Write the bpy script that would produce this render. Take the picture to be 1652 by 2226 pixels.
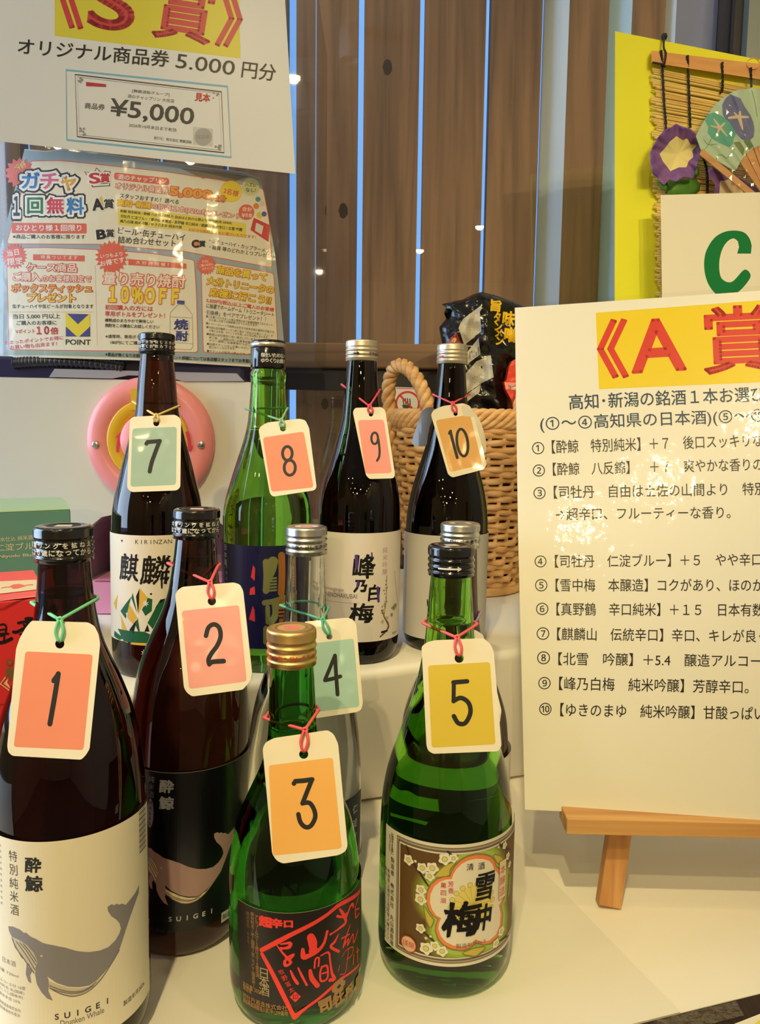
import bpy, bmesh, math, random
from mathutils import Vector, Matrix
from mathutils.geometry import tessellate_polygon
random.seed(7)
scene = bpy.context.scene
COL = scene.collection
for o in list(bpy.data.objects):
    bpy.data.objects.remove(o)
PI = math.pi

# ------------------------------------------------------------------ camera
TZ = 0.75                      # table top height
CZ = TZ + 0.37                 # camera height
FPX = 1665.0
PITCH, ROLL = math.radians(6.0), 0.0125
F0 = Vector((0, math.cos(PITCH), -math.sin(PITCH)))
R0 = Vector((1, 0, 0))
U0 = R0.cross(F0)
RGT = R0 * math.cos(ROLL) + U0 * math.sin(ROLL)
UPV = U0 * math.cos(ROLL) - R0 * math.sin(ROLL)
CAM = Vector((0, 0, CZ))
cd = bpy.data.cameras.new('camera')
cd.sensor_fit = 'AUTO'; cd.sensor_width = 36.0; cd.lens = FPX / 2226 * 36.0
cd.clip_start = 0.02; cd.clip_end = 60
co = bpy.data.objects.new('camera', cd); COL.objects.link(co)
m = Matrix.Identity(4)
for i in range(3):
    m[i][0], m[i][1], m[i][2], m[i][3] = RGT[i], UPV[i], -F0[i], CAM[i]
co.matrix_world = m
scene.camera = co

# ------------------------------------------------------------------ light and exposure
scene.view_settings.view_transform = 'Standard'
scene.view_settings.look = 'None'
scene.view_settings.gamma = 1.0
scene.view_settings.exposure = 0.04
try:
    scene.view_settings.use_curve_mapping = False
    scene.cycles.use_denoising = True
    scene.cycles.sample_clamp_indirect = 4.0
    scene.cycles.blur_glossy = 0.6
except Exception:
    pass
w = bpy.data.worlds.new('sky'); scene.world = w; w.use_nodes = True
bg = w.node_tree.nodes['Background']
bg.inputs[0].default_value = (0.23, 0.49, 1.0, 1); bg.inputs[1].default_value = 1.05

def ray(x, y):
    return (F0 + RGT * ((x - 826) / FPX) - UPV * ((y - 1113) / FPX))
YP = 1.25                      # window pane
def mirror_lamp(px, py, z):
    """ceiling lamp whose mirror image in the window pane is seen at that pixel"""
    d = ray(px, py); T = (z - CZ) / d.z
    return Vector((d.x * T, 2 * YP - d.y * T, z))
WARM = (1.0, 0.815, 0.41)
LAMPS = []
def lamp(loc, e, aim=None, cone=24):
    l = bpy.data.lights.new('ceiling_and_fill_light', 'SPOT' if aim else 'POINT')
    if aim: l.spot_size = math.radians(cone); l.spot_blend = 1.0
    l.energy = e; l.color = WARM; l.shadow_soft_size = 0.026
    lo = bpy.data.objects.new('ceiling_and_fill_light', l); COL.objects.link(lo)
    lo.location = loc; LAMPS.append(lo)
    if aim: lo.rotation_euler = (Vector(aim) - Vector(loc)).to_track_quat('-Z', 'Y').to_euler()
for px, py, e in ((760, 122, 80), (655, 235, 74), (1217, 423, 235), (1043, 490, 220), (913, 542, 200)):
    lamp(mirror_lamp(px, py, 2.50), e, (.58, 1.0, 1.42) if e > 100 else (-.14, .40, .84) if e > 75 else (.20, 1.0, 1.0), 22 if e > 100 else 42 if e > 75 else 34)
for x, y, e in ((-0.85, 0.0, 6), (0.62, 0.1, 8), (-1.2, -2.2, 10), (-.9, -3.2, 10), (-1.5, -4.2, 10), (1.75, -1.3, 14), (1.8, -3.6, 14)):
    lamp((x, y, 2.50), e)
for x, y in ((-1.0, -1.6), (-1.6, -1.4), (-1.8, -3.0), (-1.3, -5.0), (2.0, -2.2), (2.0, -3.0), (1.9, -4.6)):
    lamp((x, y, 2.50), 5)
lamp((-.55, -4.6, 2.50), 270, (-.10, .45, .80), 17)  # unseen spot added to brighten the left front labels
for x in (-.25, .50):          # added unseen spots that brighten the fence boards
    lamp((x, 1.0, 2.50), 14, (x + .05, 1.32, 1.60), 56)
l = bpy.data.lights.new('window_daylight', 'AREA'); l.shape = 'RECTANGLE'; l.size = 1.5; l.size_y = 1.5
l.energy = 54; l.color = (0.62, 0.80, 1.0)
lo = bpy.data.objects.new('window_daylight', l); COL.objects.link(lo)
lo.location = (-2.18, 0.45, 1.65); lo.rotation_euler = (0, -PI / 2, 0)

# ------------------------------------------------------------------ helpers: casting
def at_y(x, y, Y):
    d = ray(x, y); return CAM + d * (Y / d.y)
def at_z(x, y, z):
    d = ray(x, y); return CAM + d * ((z - CZ) / d.z)
def surf(F):
    """caster on the surface Y = F(x, z); off moves towards the camera side"""
    def c(px, py, off=0.0):
        d = ray(px, py); Y = F(0, CZ)
        for _ in range(14):
            t = Y / d.y
            Y = F(d.x * t, CZ + d.z * t) - off
        return CAM + d * (Y / d.y)
    return c
def project(P):
    v = P - CAM; z = v.dot(F0)
    return (826 + FPX * v.dot(RGT) / z, 1113 - FPX * v.dot(UPV) / z, z)
def crop(ox, oy, s):
    def f(*a):
        if len(a) == 2: return (ox + a[0] / s, oy + a[1] / s)
        return [(ox + p[0] / s, oy + p[1] / s) for p in a[0]]
    return f

# ------------------------------------------------------------------ helpers: objects
def link_mesh(name, verts, faces, mats, fm=None, parent=None, smooth=False):
    me = bpy.data.meshes.new(name)
    base = Vector((0, 0, 0))
    if parent is not None: base = WPOS.get(parent.name, base)
    me.from_pydata([tuple(Vector(v) - base) for v in verts], [], faces)
    if not isinstance(mats, (list, tuple)): mats = [mats]
    for mm in mats: me.materials.append(mm)
    if fm: me.polygons.foreach_set('material_index', fm)
    if smooth: me.polygons.foreach_set('use_smooth', [True] * len(me.polygons))
    me.update()
    o = bpy.data.objects.new(name, me); COL.objects.link(o)
    if parent is not None: o.parent = parent
    WPOS[o.name] = base
    return o
WPOS = {}
def tag(o, label, cat, group=None, kind=None):
    o['label'] = label; o['category'] = cat
    if group: o['group'] = group
    if kind: o['kind'] = kind
    return o
def thing(name, label, cat, loc, group=None):
    o = bpy.data.objects.new(name, None); COL.objects.link(o)
    o.location = loc; o.empty_display_size = 0.02
    WPOS[o.name] = Vector(loc)
    return tag(o, label, cat, group)
def structure(o):
    o['kind'] = 'structure'; return o
class MB:
    """collects solid shapes into one mesh"""
    def __init__(s): s.v = []; s.f = []; s.m = []; s.sm = []
    def add(s, verts, faces, mi=0, smooth=False):
        b = len(s.v); s.v += [Vector(v) for v in verts]
        for f in faces: s.f.append([i + b for i in f]); s.m.append(mi); s.sm.append(smooth)
    def box(s, lo, hi, mi=0, M=None):
        x0, y0, z0 = lo; x1, y1, z1 = hi
        vs = [Vector(p) for p in ((x0,y0,z0),(x1,y0,z0),(x1,y1,z0),(x0,y1,z0),(x0,y0,z1),(x1,y0,z1),(x1,y1,z1),(x0,y1,z1))]
        if M is not None: vs = [M @ v for v in vs]
        s.add(vs, [(0,3,2,1),(4,5,6,7),(0,1,5,4),(1,2,6,5),(2,3,7,6),(3,0,4,7)], mi)
    def hexa(s, b, t, mi=0):
        s.add(list(b) + list(t), [(0,3,2,1),(4,5,6,7),(0,1,5,4),(1,2,6,5),(2,3,7,6),(3,0,4,7)], mi)
    def tube(s, pts, r, n=8, closed=False, mi=0, caps=True):
        pts = [Vector(p) for p in pts]; N = len(pts)
        rr = r if isinstance(r, (list, tuple)) else [r] * N
        T = []
        for i in range(N):
            a = pts[i - 1] if (i or closed) else pts[0]; b = pts[(i + 1) % N] if (i < N - 1 or closed) else pts[-1]
            t = (b - a); T.append(t.normalized() if t.length > 1e-9 else Vector((0, 0, 1)))
        ref = Vector((0, 0, 1)) if abs(T[0].z) < 0.9 else Vector((1, 0, 0))
        u = (ref - T[0] * ref.dot(T[0])).normalized(); vs = []
        for i in range(N):
            u = (u - T[i] * u.dot(T[i]))
            u = u.normalized() if u.length > 1e-6 else T[i].orthogonal().normalized()
            w_ = T[i].cross(u)
            for k in range(n):
                a = 2 * PI * k / n
                vs.append(pts[i] + (u * math.cos(a) + w_ * math.sin(a)) * rr[i])
        fs = []
        for i in range(N if closed else N - 1):
            j = (i + 1) % N
            for k in range(n):
                l = (k + 1) % n
                fs.append((i * n + k, i * n + l, j * n + l, j * n + k))
        if caps and not closed:
            fs.append(tuple(range(n))[::-1]); fs.append(tuple((N - 1) * n + k for k in range(n)))
        s.add(vs, fs, mi, True)
    def lathe(s, prof, cx, cy, n=64, mi=0, flip=False, rad=None, smooth=True):
        """prof: list of (r, z) from bottom to top"""
        vs = []; fs = []; idx = []
        for (r, z) in prof:
            if r < 1e-7:
                idx.append([len(vs)]); vs.append((cx, cy, z))
            else:
                row = []
                for k in range(n):
                    a = 2 * PI * k / n; q = r * (rad(k, r, z) if rad else 1)
                    row.append(len(vs)); vs.append((cx + q * math.sin(a), cy - q * math.cos(a), z))
                idx.append(row)
        for i in range(len(idx) - 1):
            A, B = idx[i], idx[i + 1]
            if len(A) == 1 and len(B) == 1: continue
            for k in range(n):
                l = (k + 1) % n
                if len(A) == 1: f = (A[0], B[l], B[k])
                elif len(B) == 1: f = (A[k], A[l], B[0])
                else: f = (A[k], A[l], B[l], B[k])
                fs.append(f[::-1] if flip else f)
        s.add(vs, fs, mi, smooth)
    def prism(s, pts, vec, mi=0, holes=()):
        """polygon pts (3D, coplanar) extruded by vec, optional holes"""
        vec = Vector(vec); loops = [[Vector(p) for p in pts]] + [[Vector(p) for p in h] for h in holes]
        tri = tessellate_polygon(loops); flat = [p for l in loops for p in l]; N = len(flat)
        s.add(flat, [t for t in tri], mi); s.add([p + vec for p in flat], [tuple(t)[::-1] for t in tri], mi)
        for l in loops:
            n = len(l)
            s.add(l + [p + vec for p in l], [(i, (i + 1) % n, n + (i + 1) % n, n + i) for i in range(n)], mi)
    def build(s, name, mats, parent=None, bevel=0, fixn=False, sub=0):
        o = link_mesh(name, s.v, s.f, mats, s.m, parent)
        o.data.polygons.foreach_set('use_smooth', s.sm)
        if fixn:
            bm = bmesh.new(); bm.from_mesh(o.data)
            bmesh.ops.recalc_face_normals(bm, faces=bm.faces); bm.to_mesh(o.data); bm.free()
        if bevel:
            md = o.modifiers.new('edge', 'BEVEL'); md.width = bevel; md.segments = 3; md.limit_method = 'ANGLE'
        if sub:
            md = o.modifiers.new('smooth', 'SUBSURF'); md.levels = sub; md.render_levels = sub
        return o
def spline(pts, n=8, closed=False):
    pts = [Vector(p) for p in pts]; out = []; N = len(pts)
    for i in range(N if closed else N - 1):
        g = lambda k: pts[k % N] if closed else pts[min(max(k, 0), N - 1)]
        p0, p1, p2, p3 = g(i - 1), g(i), g(i + 1), g(i + 2)
        for k in range(n):
            t = k / n
            out.append(0.5 * ((2 * p1) + (p2 - p0) * t + (2 * p0 - 5 * p1 + 4 * p2 - p3) * t * t + (3 * p1 - p0 - 3 * p2 + p3) * t ** 3))
    if not closed: out.append(pts[-1])
    return out

# ------------------------------------------------------------------ materials
def lin(c):
    return tuple((v / 255 / 12.92) if v / 255 <= 0.04045 else ((v / 255 + 0.055) / 1.055) ** 2.4 for v in c)
MATS = {}
def mat(name, rgb, rough=0.5, metal=0.0, coat=0.0, spec=0.5, bump=None, var=None, coat_rough=0.05):
    if name in MATS: return MATS[name]
    m = bpy.data.materials.new(name); m.use_nodes = True; nt = m.node_tree
    b = nt.nodes['Principled BSDF']; c = lin(rgb) + (1,)
    b.inputs['Base Color'].default_value = c; b.inputs['Roughness'].default_value = rough
    b.inputs['Metallic'].default_value = metal; b.inputs['Coat Weight'].default_value = coat
    b.inputs['Coat Roughness'].default_value = coat_rough; b.inputs['Specular IOR Level'].default_value = spec
    if bump or var:
        tc = nt.nodes.new('ShaderNodeTexCoord')
        if var:
            mp = nt.nodes.new('ShaderNodeMapping'); mp.inputs['Scale'].default_value = var[1]
            nz = nt.nodes.new('ShaderNodeTexNoise'); nz.inputs['Scale'].default_value = 1.0; nz.inputs['Detail'].default_value = 6
            rp = nt.nodes.new('ShaderNodeValToRGB'); rp.color_ramp.elements[0].position = 0.3; rp.color_ramp.elements[1].position = 0.7
            rp.color_ramp.elements[0].color = lin(var[0]) + (1,); rp.color_ramp.elements[1].color = c
            nt.links.new(tc.outputs['Object'], mp.inputs[0]); nt.links.new(mp.outputs[0], nz.inputs['Vector'])
            nt.links.new(nz.outputs['Fac'], rp.inputs[0]); nt.links.new(rp.outputs[0], b.inputs['Base Color'])
        if bump:
            nb = nt.nodes.new('ShaderNodeTexNoise'); nb.inputs['Scale'].default_value = bump[0]; nb.inputs['Detail'].default_value = 2
            bp = nt.nodes.new('ShaderNodeBump'); bp.inputs['Strength'].default_value = bump[1]; bp.inputs['Distance'].default_value = bump[2]
            nt.links.new(tc.outputs['Object'], nb.inputs['Vector']); nt.links.new(nb.outputs['Fac'], bp.inputs['Height'])
            nt.links.new(bp.outputs[0], b.inputs['Normal'])
            if coat: nt.links.new(bp.outputs[0], b.inputs['Coat Normal'])
    MATS[name] = m
    return m
def ink(rgb, gloss=False):
    """printed colour; gloss = under laminating film"""
    n = 'print_%02x%02x%02x%s' % (rgb[0], rgb[1], rgb[2], '_film' if gloss else '')
    if gloss == 2: return mat(n + '2', rgb, 0.3, coat=0.0, spec=0.35)
    return mat(n, rgb, 0.45, coat=0.6, coat_rough=0.08, bump=(28, 0.22, 0.004)) if gloss else mat(n, rgb, 0.5, spec=0.35)
def glass(name, rgb, rough=0.0, ior=1.48):
    if name in MATS: return MATS[name]
    m = bpy.data.materials.new(name); m.use_nodes = True; b = m.node_tree.nodes['Principled BSDF']
    b.inputs['Base Color'].default_value = tuple(rgb) + (1,); b.inputs['Roughness'].default_value = rough
    b.inputs['IOR'].default_value = ior; b.inputs['Transmission Weight'].default_value = 1.0
    MATS[name] = m; return m
def film(name, tint=(1, 1, 1), base=0.05, rough=0.03, ior=1.45, bump=None):
    """thin clear sheet: transparent with a fresnel reflection"""
    if name in MATS: return MATS[name]
    m = bpy.data.materials.new(name); m.use_nodes = True; nt = m.node_tree; nt.nodes.clear()
    out = nt.nodes.new('ShaderNodeOutputMaterial'); mx = nt.nodes.new('ShaderNodeMixShader')
    tr = nt.nodes.new('ShaderNodeBsdfTransparent'); gl = nt.nodes.new('ShaderNodeBsdfGlossy'); lw = nt.nodes.new('ShaderNodeLayerWeight'); lw.inputs['Blend'].default_value = 0.5; fr = nt.nodes.new('ShaderNodeMath'); fr.operation = 'POWER'; fr.inputs[1].default_value = 5.0; nt.links.new(lw.outputs['Facing'], fr.inputs[0])
    tr.inputs[0].default_value = tuple(tint) + (1,); gl.inputs['Roughness'].default_value = rough
    if bump:
        tc = nt.nodes.new('ShaderNodeTexCoord'); nb = nt.nodes.new('ShaderNodeTexNoise'); nb.inputs['Scale'].default_value = bump[0]; nb.inputs['Detail'].default_value = 3
        bp = nt.nodes.new('ShaderNodeBump'); bp.inputs['Strength'].default_value = bump[1]; bp.inputs['Distance'].default_value = bump[2]
        nt.links.new(tc.outputs['Object'], nb.inputs['Vector']); nt.links.new(nb.outputs['Fac'], bp.inputs['Height']); nt.links.new(bp.outputs[0], gl.inputs['Normal'])
    ad = nt.nodes.new('ShaderNodeMath'); ad.operation = 'ADD'; ad.inputs[1].default_value = base + ((ior - 1) / (ior + 1)) ** 2; ad.use_clamp = True
    nt.links.new(fr.outputs[0], ad.inputs[0]); nt.links.new(ad.outputs[0], mx.inputs[0])
    nt.links.new(tr.outputs[0], mx.inputs[1]); nt.links.new(gl.outputs[0], mx.inputs[2]); nt.links.new(mx.outputs[0], out.inputs[0])
    MATS[name] = m; return m
def wood(name, dark, light, scale=(60, 60, 2.2), rough=0.55, ring=9.0):
    if name in MATS: return MATS[name]
    m = bpy.data.materials.new(name); m.use_nodes = True; nt = m.node_tree; b = nt.nodes['Principled BSDF']
    tc = nt.nodes.new('ShaderNodeTexCoord'); mp = nt.nodes.new('ShaderNodeMapping'); mp.inputs['Scale'].default_value = scale
    oi = nt.nodes.new('ShaderNodeObjectInfo'); ad = nt.nodes.new('ShaderNodeVectorMath'); ad.operation = 'ADD'
    n1 = nt.nodes.new('ShaderNodeTexNoise'); n1.inputs['Scale'].default_value = 1; n1.inputs['Detail'].default_value = 8; n1.inputs['Distortion'].default_value = 1.2
    rp = nt.nodes.new('ShaderNodeValToRGB'); rp.color_ramp.elements[0].color = lin(dark) + (1,); rp.color_ramp.elements[1].color = lin(light) + (1,)
    rp.color_ramp.elements[0].position = 0.25; rp.color_ramp.elements[1].position = 0.75
    ml = nt.nodes.new('ShaderNodeVectorMath'); ml.operation = 'SCALE'; ml.inputs[0].default_value = (37, 11, 53)
    nt.links.new(oi.outputs['Random'], ml.inputs['Scale'])
    nt.links.new(tc.outputs['Object'], mp.inputs[0]); nt.links.new(mp.outputs[0], ad.inputs[0]); nt.links.new(ml.outputs[0], ad.inputs[1])
    nt.links.new(ad.outputs[0], n1.inputs['Vector']); nt.links.new(n1.outputs['Fac'], rp.inputs[0]); nt.links.new(rp.outputs[0], b.inputs['Base Color'])
    bp = nt.nodes.new('ShaderNodeBump'); bp.inputs['Strength'].default_value = 0.25; bp.inputs['Distance'].default_value = 0.001
    nt.links.new(n1.outputs['Fac'], bp.inputs['Height']); nt.links.new(bp.outputs[0], b.inputs['Normal'])
    b.inputs['Roughness'].default_value = rough
    MATS[name] = m; return m

# ------------------------------------------------------------------ printed art
GLYPHS = {}
def glyphs(s):
    if s in GLYPHS: return GLYPHS[s]
    c = bpy.data.curves.new('lettering', 'FONT'); c.body = s; c.resolution_u = 9 if len(s) < 3 else 3
    o = bpy.data.objects.new('lettering', c)
    me = o.to_mesh()
    vs = [(v.co.x, v.co.y) for v in me.vertices]; fs = [tuple(p.vertices) for p in me.polygons]
    cnt = {}
    for f in fs:
        for i in range(len(f)):
            e = (f[i], f[(i + 1) % len(f)]); k = (min(e), max(e)); cnt[k] = cnt.get(k, 0) + 1
    ed = [k for k, v in cnt.items() if v == 1]
    o.to_mesh_clear(); bpy.data.objects.remove(o); bpy.data.curves.remove(c)
    xs = [v[0] for v in vs]; ys = [v[1] for v in vs]
    GLYPHS[s] = (vs, fs, ed, (min(xs), min(ys), max(xs), max(ys)))
    return GLYPHS[s]
class Art:
    """flat shapes in a 2D frame, mapped onto a surface by mapf(a, b, off)"""
    LAY, EPS = 7e-5, 4e-7
    def __init__(s, mapf, up=1): s.up = up; s.mapf = mapf; s.v = []; s.o = []; s.f = []; s.fm = []; s.mats = []; s.k = 0
    def mi(s, m):
        if m not in s.mats: s.mats.append(m)
        return s.mats.index(m)
    def add(s, vs, fs, m, layer):
        s.k += 1; b = len(s.v); off = layer * s.LAY + s.k * s.EPS
        s.v += [tuple(v) for v in vs]; s.o += [off] * len(vs); i = s.mi(m)
        for f in fs: s.f.append(tuple(j + b for j in f)); s.fm.append(i)
    def poly(s, pts, m, layer=1, holes=()):
        loops = [[Vector((p[0], p[1], 0)) for p in pts]] + [[Vector((p[0], p[1], 0)) for p in h] for h in holes]
        s.add([p[:2] for l in loops for p in l], tessellate_polygon(loops), m, layer)
    def rect(s, p, m, layer=1, n=1, k=1):
        """quad p (4 corners: TL, TR, BR, BL) as an n x k grid"""
        vs = []; fs = []
        for j in range(k + 1):
            for i in range(n + 1):
                u, v = i / n, j / k
                vs.append(tuple((p[0][q] * (1 - u) + p[1][q] * u) * (1 - v) + (p[3][q] * (1 - u) + p[2][q] * u) * v for q in (0, 1)))
        for j in range(k):
            for i in range(n):
                a = j * (n + 1) + i; fs.append((a, a + 1, a + n + 2, a + n + 1))
        s.add(vs, fs, m, layer)
    def disc(s, c, r, m, layer=1, n=20, ry=None, ang=0):
        ry = ry or r; ca, sa = math.cos(ang), math.sin(ang)
        pts = [(c[0] + r * math.cos(2 * PI * i / n) * ca - ry * math.sin(2 * PI * i / n) * sa,
                c[1] + r * math.cos(2 * PI * i / n) * sa + ry * math.sin(2 * PI * i / n) * ca) for i in range(n)]
        s.add(pts + [c], [(i, (i + 1) % n, n) for i in range(n)], m, layer)
    def burst(s, c, r0, r1, n, m, layer=1, sy=1.0):
        pts = [(c[0] + (r1 if i % 2 else r0) * math.cos(PI * i / n), c[1] + sy * (r1 if i % 2 else r0) * math.sin(PI * i / n)) for i in range(2 * n)]
        s.add(pts + [c], [(i, (i + 1) % (2 * n), 2 * n) for i in range(2 * n)], m, layer)
    def stroke(s, pts, w, m, layer=1, smooth=0, cap=True, closed=False):
        P = [Vector((p[0], p[1], 0)) for p in pts]
        if smooth: P = spline(P, smooth, closed)
        N = len(P); W = w if isinstance(w, (list, tuple)) else [w] * N
        if len(W) != N: W = [W[min(int(i / max(N - 1, 1) * (len(W) - 1)), len(W) - 2)] * (1 - (i / max(N - 1, 1) * (len(W) - 1)) % 1) + W[min(int(i / max(N - 1, 1) * (len(W) - 1)) + 1, len(W) - 1)] * ((i / max(N - 1, 1) * (len(W) - 1)) % 1) for i in range(N)]
        vs = []; fs = []
        for i in range(N):
            a = P[i - 1] if (i or closed) else P[0]; b = P[(i + 1) % N] if (i < N - 1 or closed) else P[-1]
            t = (b - a); t = t.normalized() if t.length > 1e-12 else Vector((1, 0, 0)); n = Vector((-t.y, t.x, 0))
            vs.append((P[i] + n * W[i] / 2)[:2]); vs.append((P[i] - n * W[i] / 2)[:2])
        for i in range(N if closed else N - 1):
            j = (i + 1) % N
            fs.append((2 * i, 2 * i + 1, 2 * j + 1, 2 * j))
        s.add(vs, fs, m, layer)
        if cap and not closed:
            for i in (0, N - 1): s.disc(P[i][:2], W[i] / 2, m, layer, 10)
    def frame(s, p, w, m, layer=1):
        s.stroke(p, w, m, layer, closed=True)
    def put(s, txt, fn, m, layer, bold, unit, jit=0):
        vs, fs, ed, bb = glyphs(txt)
        if jit:
            rnd = random.Random(len(txt) * 7 + ord(txt[0])); vs = [(x + rnd.uniform(-jit, jit), y + rnd.uniform(-jit, jit)) for x, y in vs]
        s.add([fn(*v) for v in vs], fs, m, layer)
        if bold:
            qv = []; qf = []
            for a, b in ed:
                A, B = Vector(vs[a]), Vector(vs[b]); t = B - A
                if t.length < 1e-9: continue
                t = t.normalized() * bold; n = Vector((-t.y, t.x)); k = len(qv)
                qv += [fn(*(A - t * .7 + n)), fn(*(A - t * .7 - n)), fn(*(B + t * .7 - n)), fn(*(B + t * .7 + n))]; qf.append((k, k + 1, k + 2, k + 3))
            s.add(qv, qf, m, layer)
    def text(s, txt, p0, p1, h, m, layer=2, bold=0, lean=0, edge=None, up=None, jit=0):
        up = up or s.up
        bb = glyphs(txt)[3]; bw, bh = bb[2] - bb[0], bb[3] - bb[1]
        ex = Vector((p1[0] - p0[0], p1[1] - p0[1])); ux = ex / bw
        n = Vector((-ex.y, ex.x)).normalized() * (1 if up > 0 else -1) ; uy = n * (h / bh) + ux.normalized() * lean * h / bh
        fn = lambda x, y: (p0[0] + ux.x * (x - bb[0]) + uy.x * (y - bb[1]), p0[1] + ux.y * (x - bb[0]) + uy.y * (y - bb[1]))
        if edge:
            for q, (em, eb) in enumerate(edge): s.put(txt, fn, em, layer + q, eb, 1)
            layer += len(edge)
        s.put(txt, fn, m, layer, bold, 1, jit)
    def ctext(s, txt, c, size, m, layer=2, bold=0, ang=0, sx=1, lean=0, up=None, jit=0, edge=None):
        up = up or s.up
        bb = glyphs(txt)[3]; k = size / (bb[3] - bb[1]); wd = (bb[2] - bb[0]) * k * sx
        ca, sa = math.cos(ang), math.sin(ang)
        p0 = (c[0] - wd / 2 * ca + size / 2 * sa * up * (1 if up > 0 else 1), c[1] - wd / 2 * sa - size / 2 * ca * up)
        if up < 0: p0 = (c[0] - wd / 2 * ca - size / 2 * sa, c[1] - wd / 2 * sa + size / 2 * ca)
        p1 = (p0[0] + wd * ca, p0[1] + wd * sa)
        s.text(txt, p0, p1, size, m, layer, bold, lean, edge, up, jit)
    def vtext(s, txt, c0, c1, size, m, layer=2, bold=0, sx=1, up=None, ang=0, jit=0):
        up = up or s.up
        n = len(txt)
        for i, ch in enumerate(txt):
            t = i / max(n - 1, 1)
            if ch in ' 　': continue
            c = (c0[0] * (1 - t) + c1[0] * t, c0[1] * (1 - t) + c1[1] * t)
            if ch in 'ー―-':
                s.stroke([(c[0], c[1] - size * .4), (c[0], c[1] + size * .4)], size * .1, m, layer, cap=False); continue
            bb = glyphs(ch)[3]; hh = min(size, size * (bb[3] - bb[1]) / 0.86)
            s.ctext(ch, c, hh, m, layer, bold, ang, sx, 0, up, jit)
    def build(s, name, parent=None, cuts=None, extra=None):
        """cuts = (axis, start, stop, step): slice so that the shapes can bend"""
        bm = bmesh.new(); lay = bm.verts.layers.float.new('off')
        V = []
        for v, o in zip(s.v, s.o):
            q = bm.verts.new((v[0], v[1], 0)); q[lay] = o; V.append(q)
        for f, i in zip(s.f, s.fm):
            if len(set(f)) < 3: continue
            try:
                F = bm.faces.new([V[j] for j in f]); F.material_index = i
            except ValueError: pass
        if cuts:
            for ax, a, b, st in (cuts if isinstance(cuts[0], (tuple, list)) else [cuts]):
                n = Vector((1, 0, 0)) if ax == 0 else Vector((0, 1, 0)); x = a + st / 2
                while x < b:
                    bmesh.ops.bisect_plane(bm, geom=bm.verts[:] + bm.edges[:] + bm.faces[:], dist=1e-9, plane_co=n * x, plane_no=n)
                    x += st
        base = WPOS.get(parent.name, Vector((0, 0, 0))) if parent is not None else Vector((0, 0, 0))
        for q in bm.verts: q.co = s.mapf(q.co.x, q.co.y, q[lay]) - base
        bm.normal_update()
        for F in bm.faces:
            if F.normal.dot(CAM - base - F.calc_center_median()) < 0: F.normal_flip()
        me = bpy.data.meshes.new(name); 
        if extra:
            off = len(bm.verts)
            ev, ef, em_ = extra; i = s.mi(em_)
            NV = [bm.verts.new(Vector(v) - base) for v in ev]
            for f in ef:
                F = bm.faces.new([NV[j] for j in f]); F.material_index = i
        bm.to_mesh(me); bm.free()
        for mm in s.mats: me.materials.append(mm)
        o = bpy.data.objects.new(name, me); COL.objects.link(o)
        if parent is not None: o.parent = parent
        WPOS[o.name] = base
        return o
def slab_extra(cast, outline, th, m, holes=()):
    """back face and edges for a thin sheet whose front is drawn by Art"""
    vs = []; fs = []
    for l in [outline] + list(holes):
        n = len(l); b = len(vs)
        vs += [cast(p[0], p[1], 0) for p in l] + [cast(p[0], p[1], -th) for p in l]
        fs += [(b + i, b + (i + 1) % n, b + n + (i + 1) % n, b + n + i) for i in range(n)]
    loops = [[Vector((p[0], p[1], 0)) for p in l] for l in [outline] + list(holes)]
    b = len(vs); vs += [cast(p.x, p.y, -th) for l in loops for p in l]
    fs += [tuple(j + b for j in t) for t in tessellate_polygon(loops)]
    return vs, fs, m
def rounded(pts, r, n=5):
    out = []; N = len(pts)
    for i in range(N):
        p = Vector(pts[i]); a = Vector(pts[i - 1]); b = Vector(pts[(i + 1) % N])
        ra = min(r, (a - p).length * .45); rb = min(r, (b - p).length * .45)
        A = p + (a - p).normalized() * ra; B = p + (b - p).normalized() * rb
        for k in range(n + 1):
            t = k / n; out.append(tuple((A * (1 - t) ** 2 + p * 2 * t * (1 - t) + B * t * t)))
    return out
# ================================================================== SETTING
def box_obj(name, lo, hi, m, parent=None, bevel=0):
    b = MB(); b.box(lo, hi); return b.build(name, m, parent, bevel)
m_plaster = mat('warm_plaster', (222, 206, 178), 0.9)
m_ceiling = mat('ceiling_paint', (205, 195, 178), 0.9)
m_floor = mat('floor_vinyl', (120, 100, 80), 0.5)
structure(box_obj('floor', (-2.3, -5.3, -0.05), (2.2, 1.24, 0.0), m_floor))
structure(box_obj('ceiling', (-2.3, -5.3, 2.6), (2.2, 1.3, 2.7), m_ceiling))
structure(box_obj('wall_back', (-2.3, -5.4, 0), (2.2, -5.3, 2.6), m_plaster))
structure(box_obj('wall_right', (2.2, -5.3, 0), (2.3, 1.35, 2.6), m_plaster))
b = MB()
b.box((-2.3, -5.3, 0), (-2.2, -0.4, 2.6)); b.box((-2.3, -0.4, 0), (-2.2, 1.3, 0.85)); b.box((-2.3, -0.4, 2.45), (-2.2, 1.3, 2.6))
structure(b.build('wall_left', m_plaster))
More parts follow.
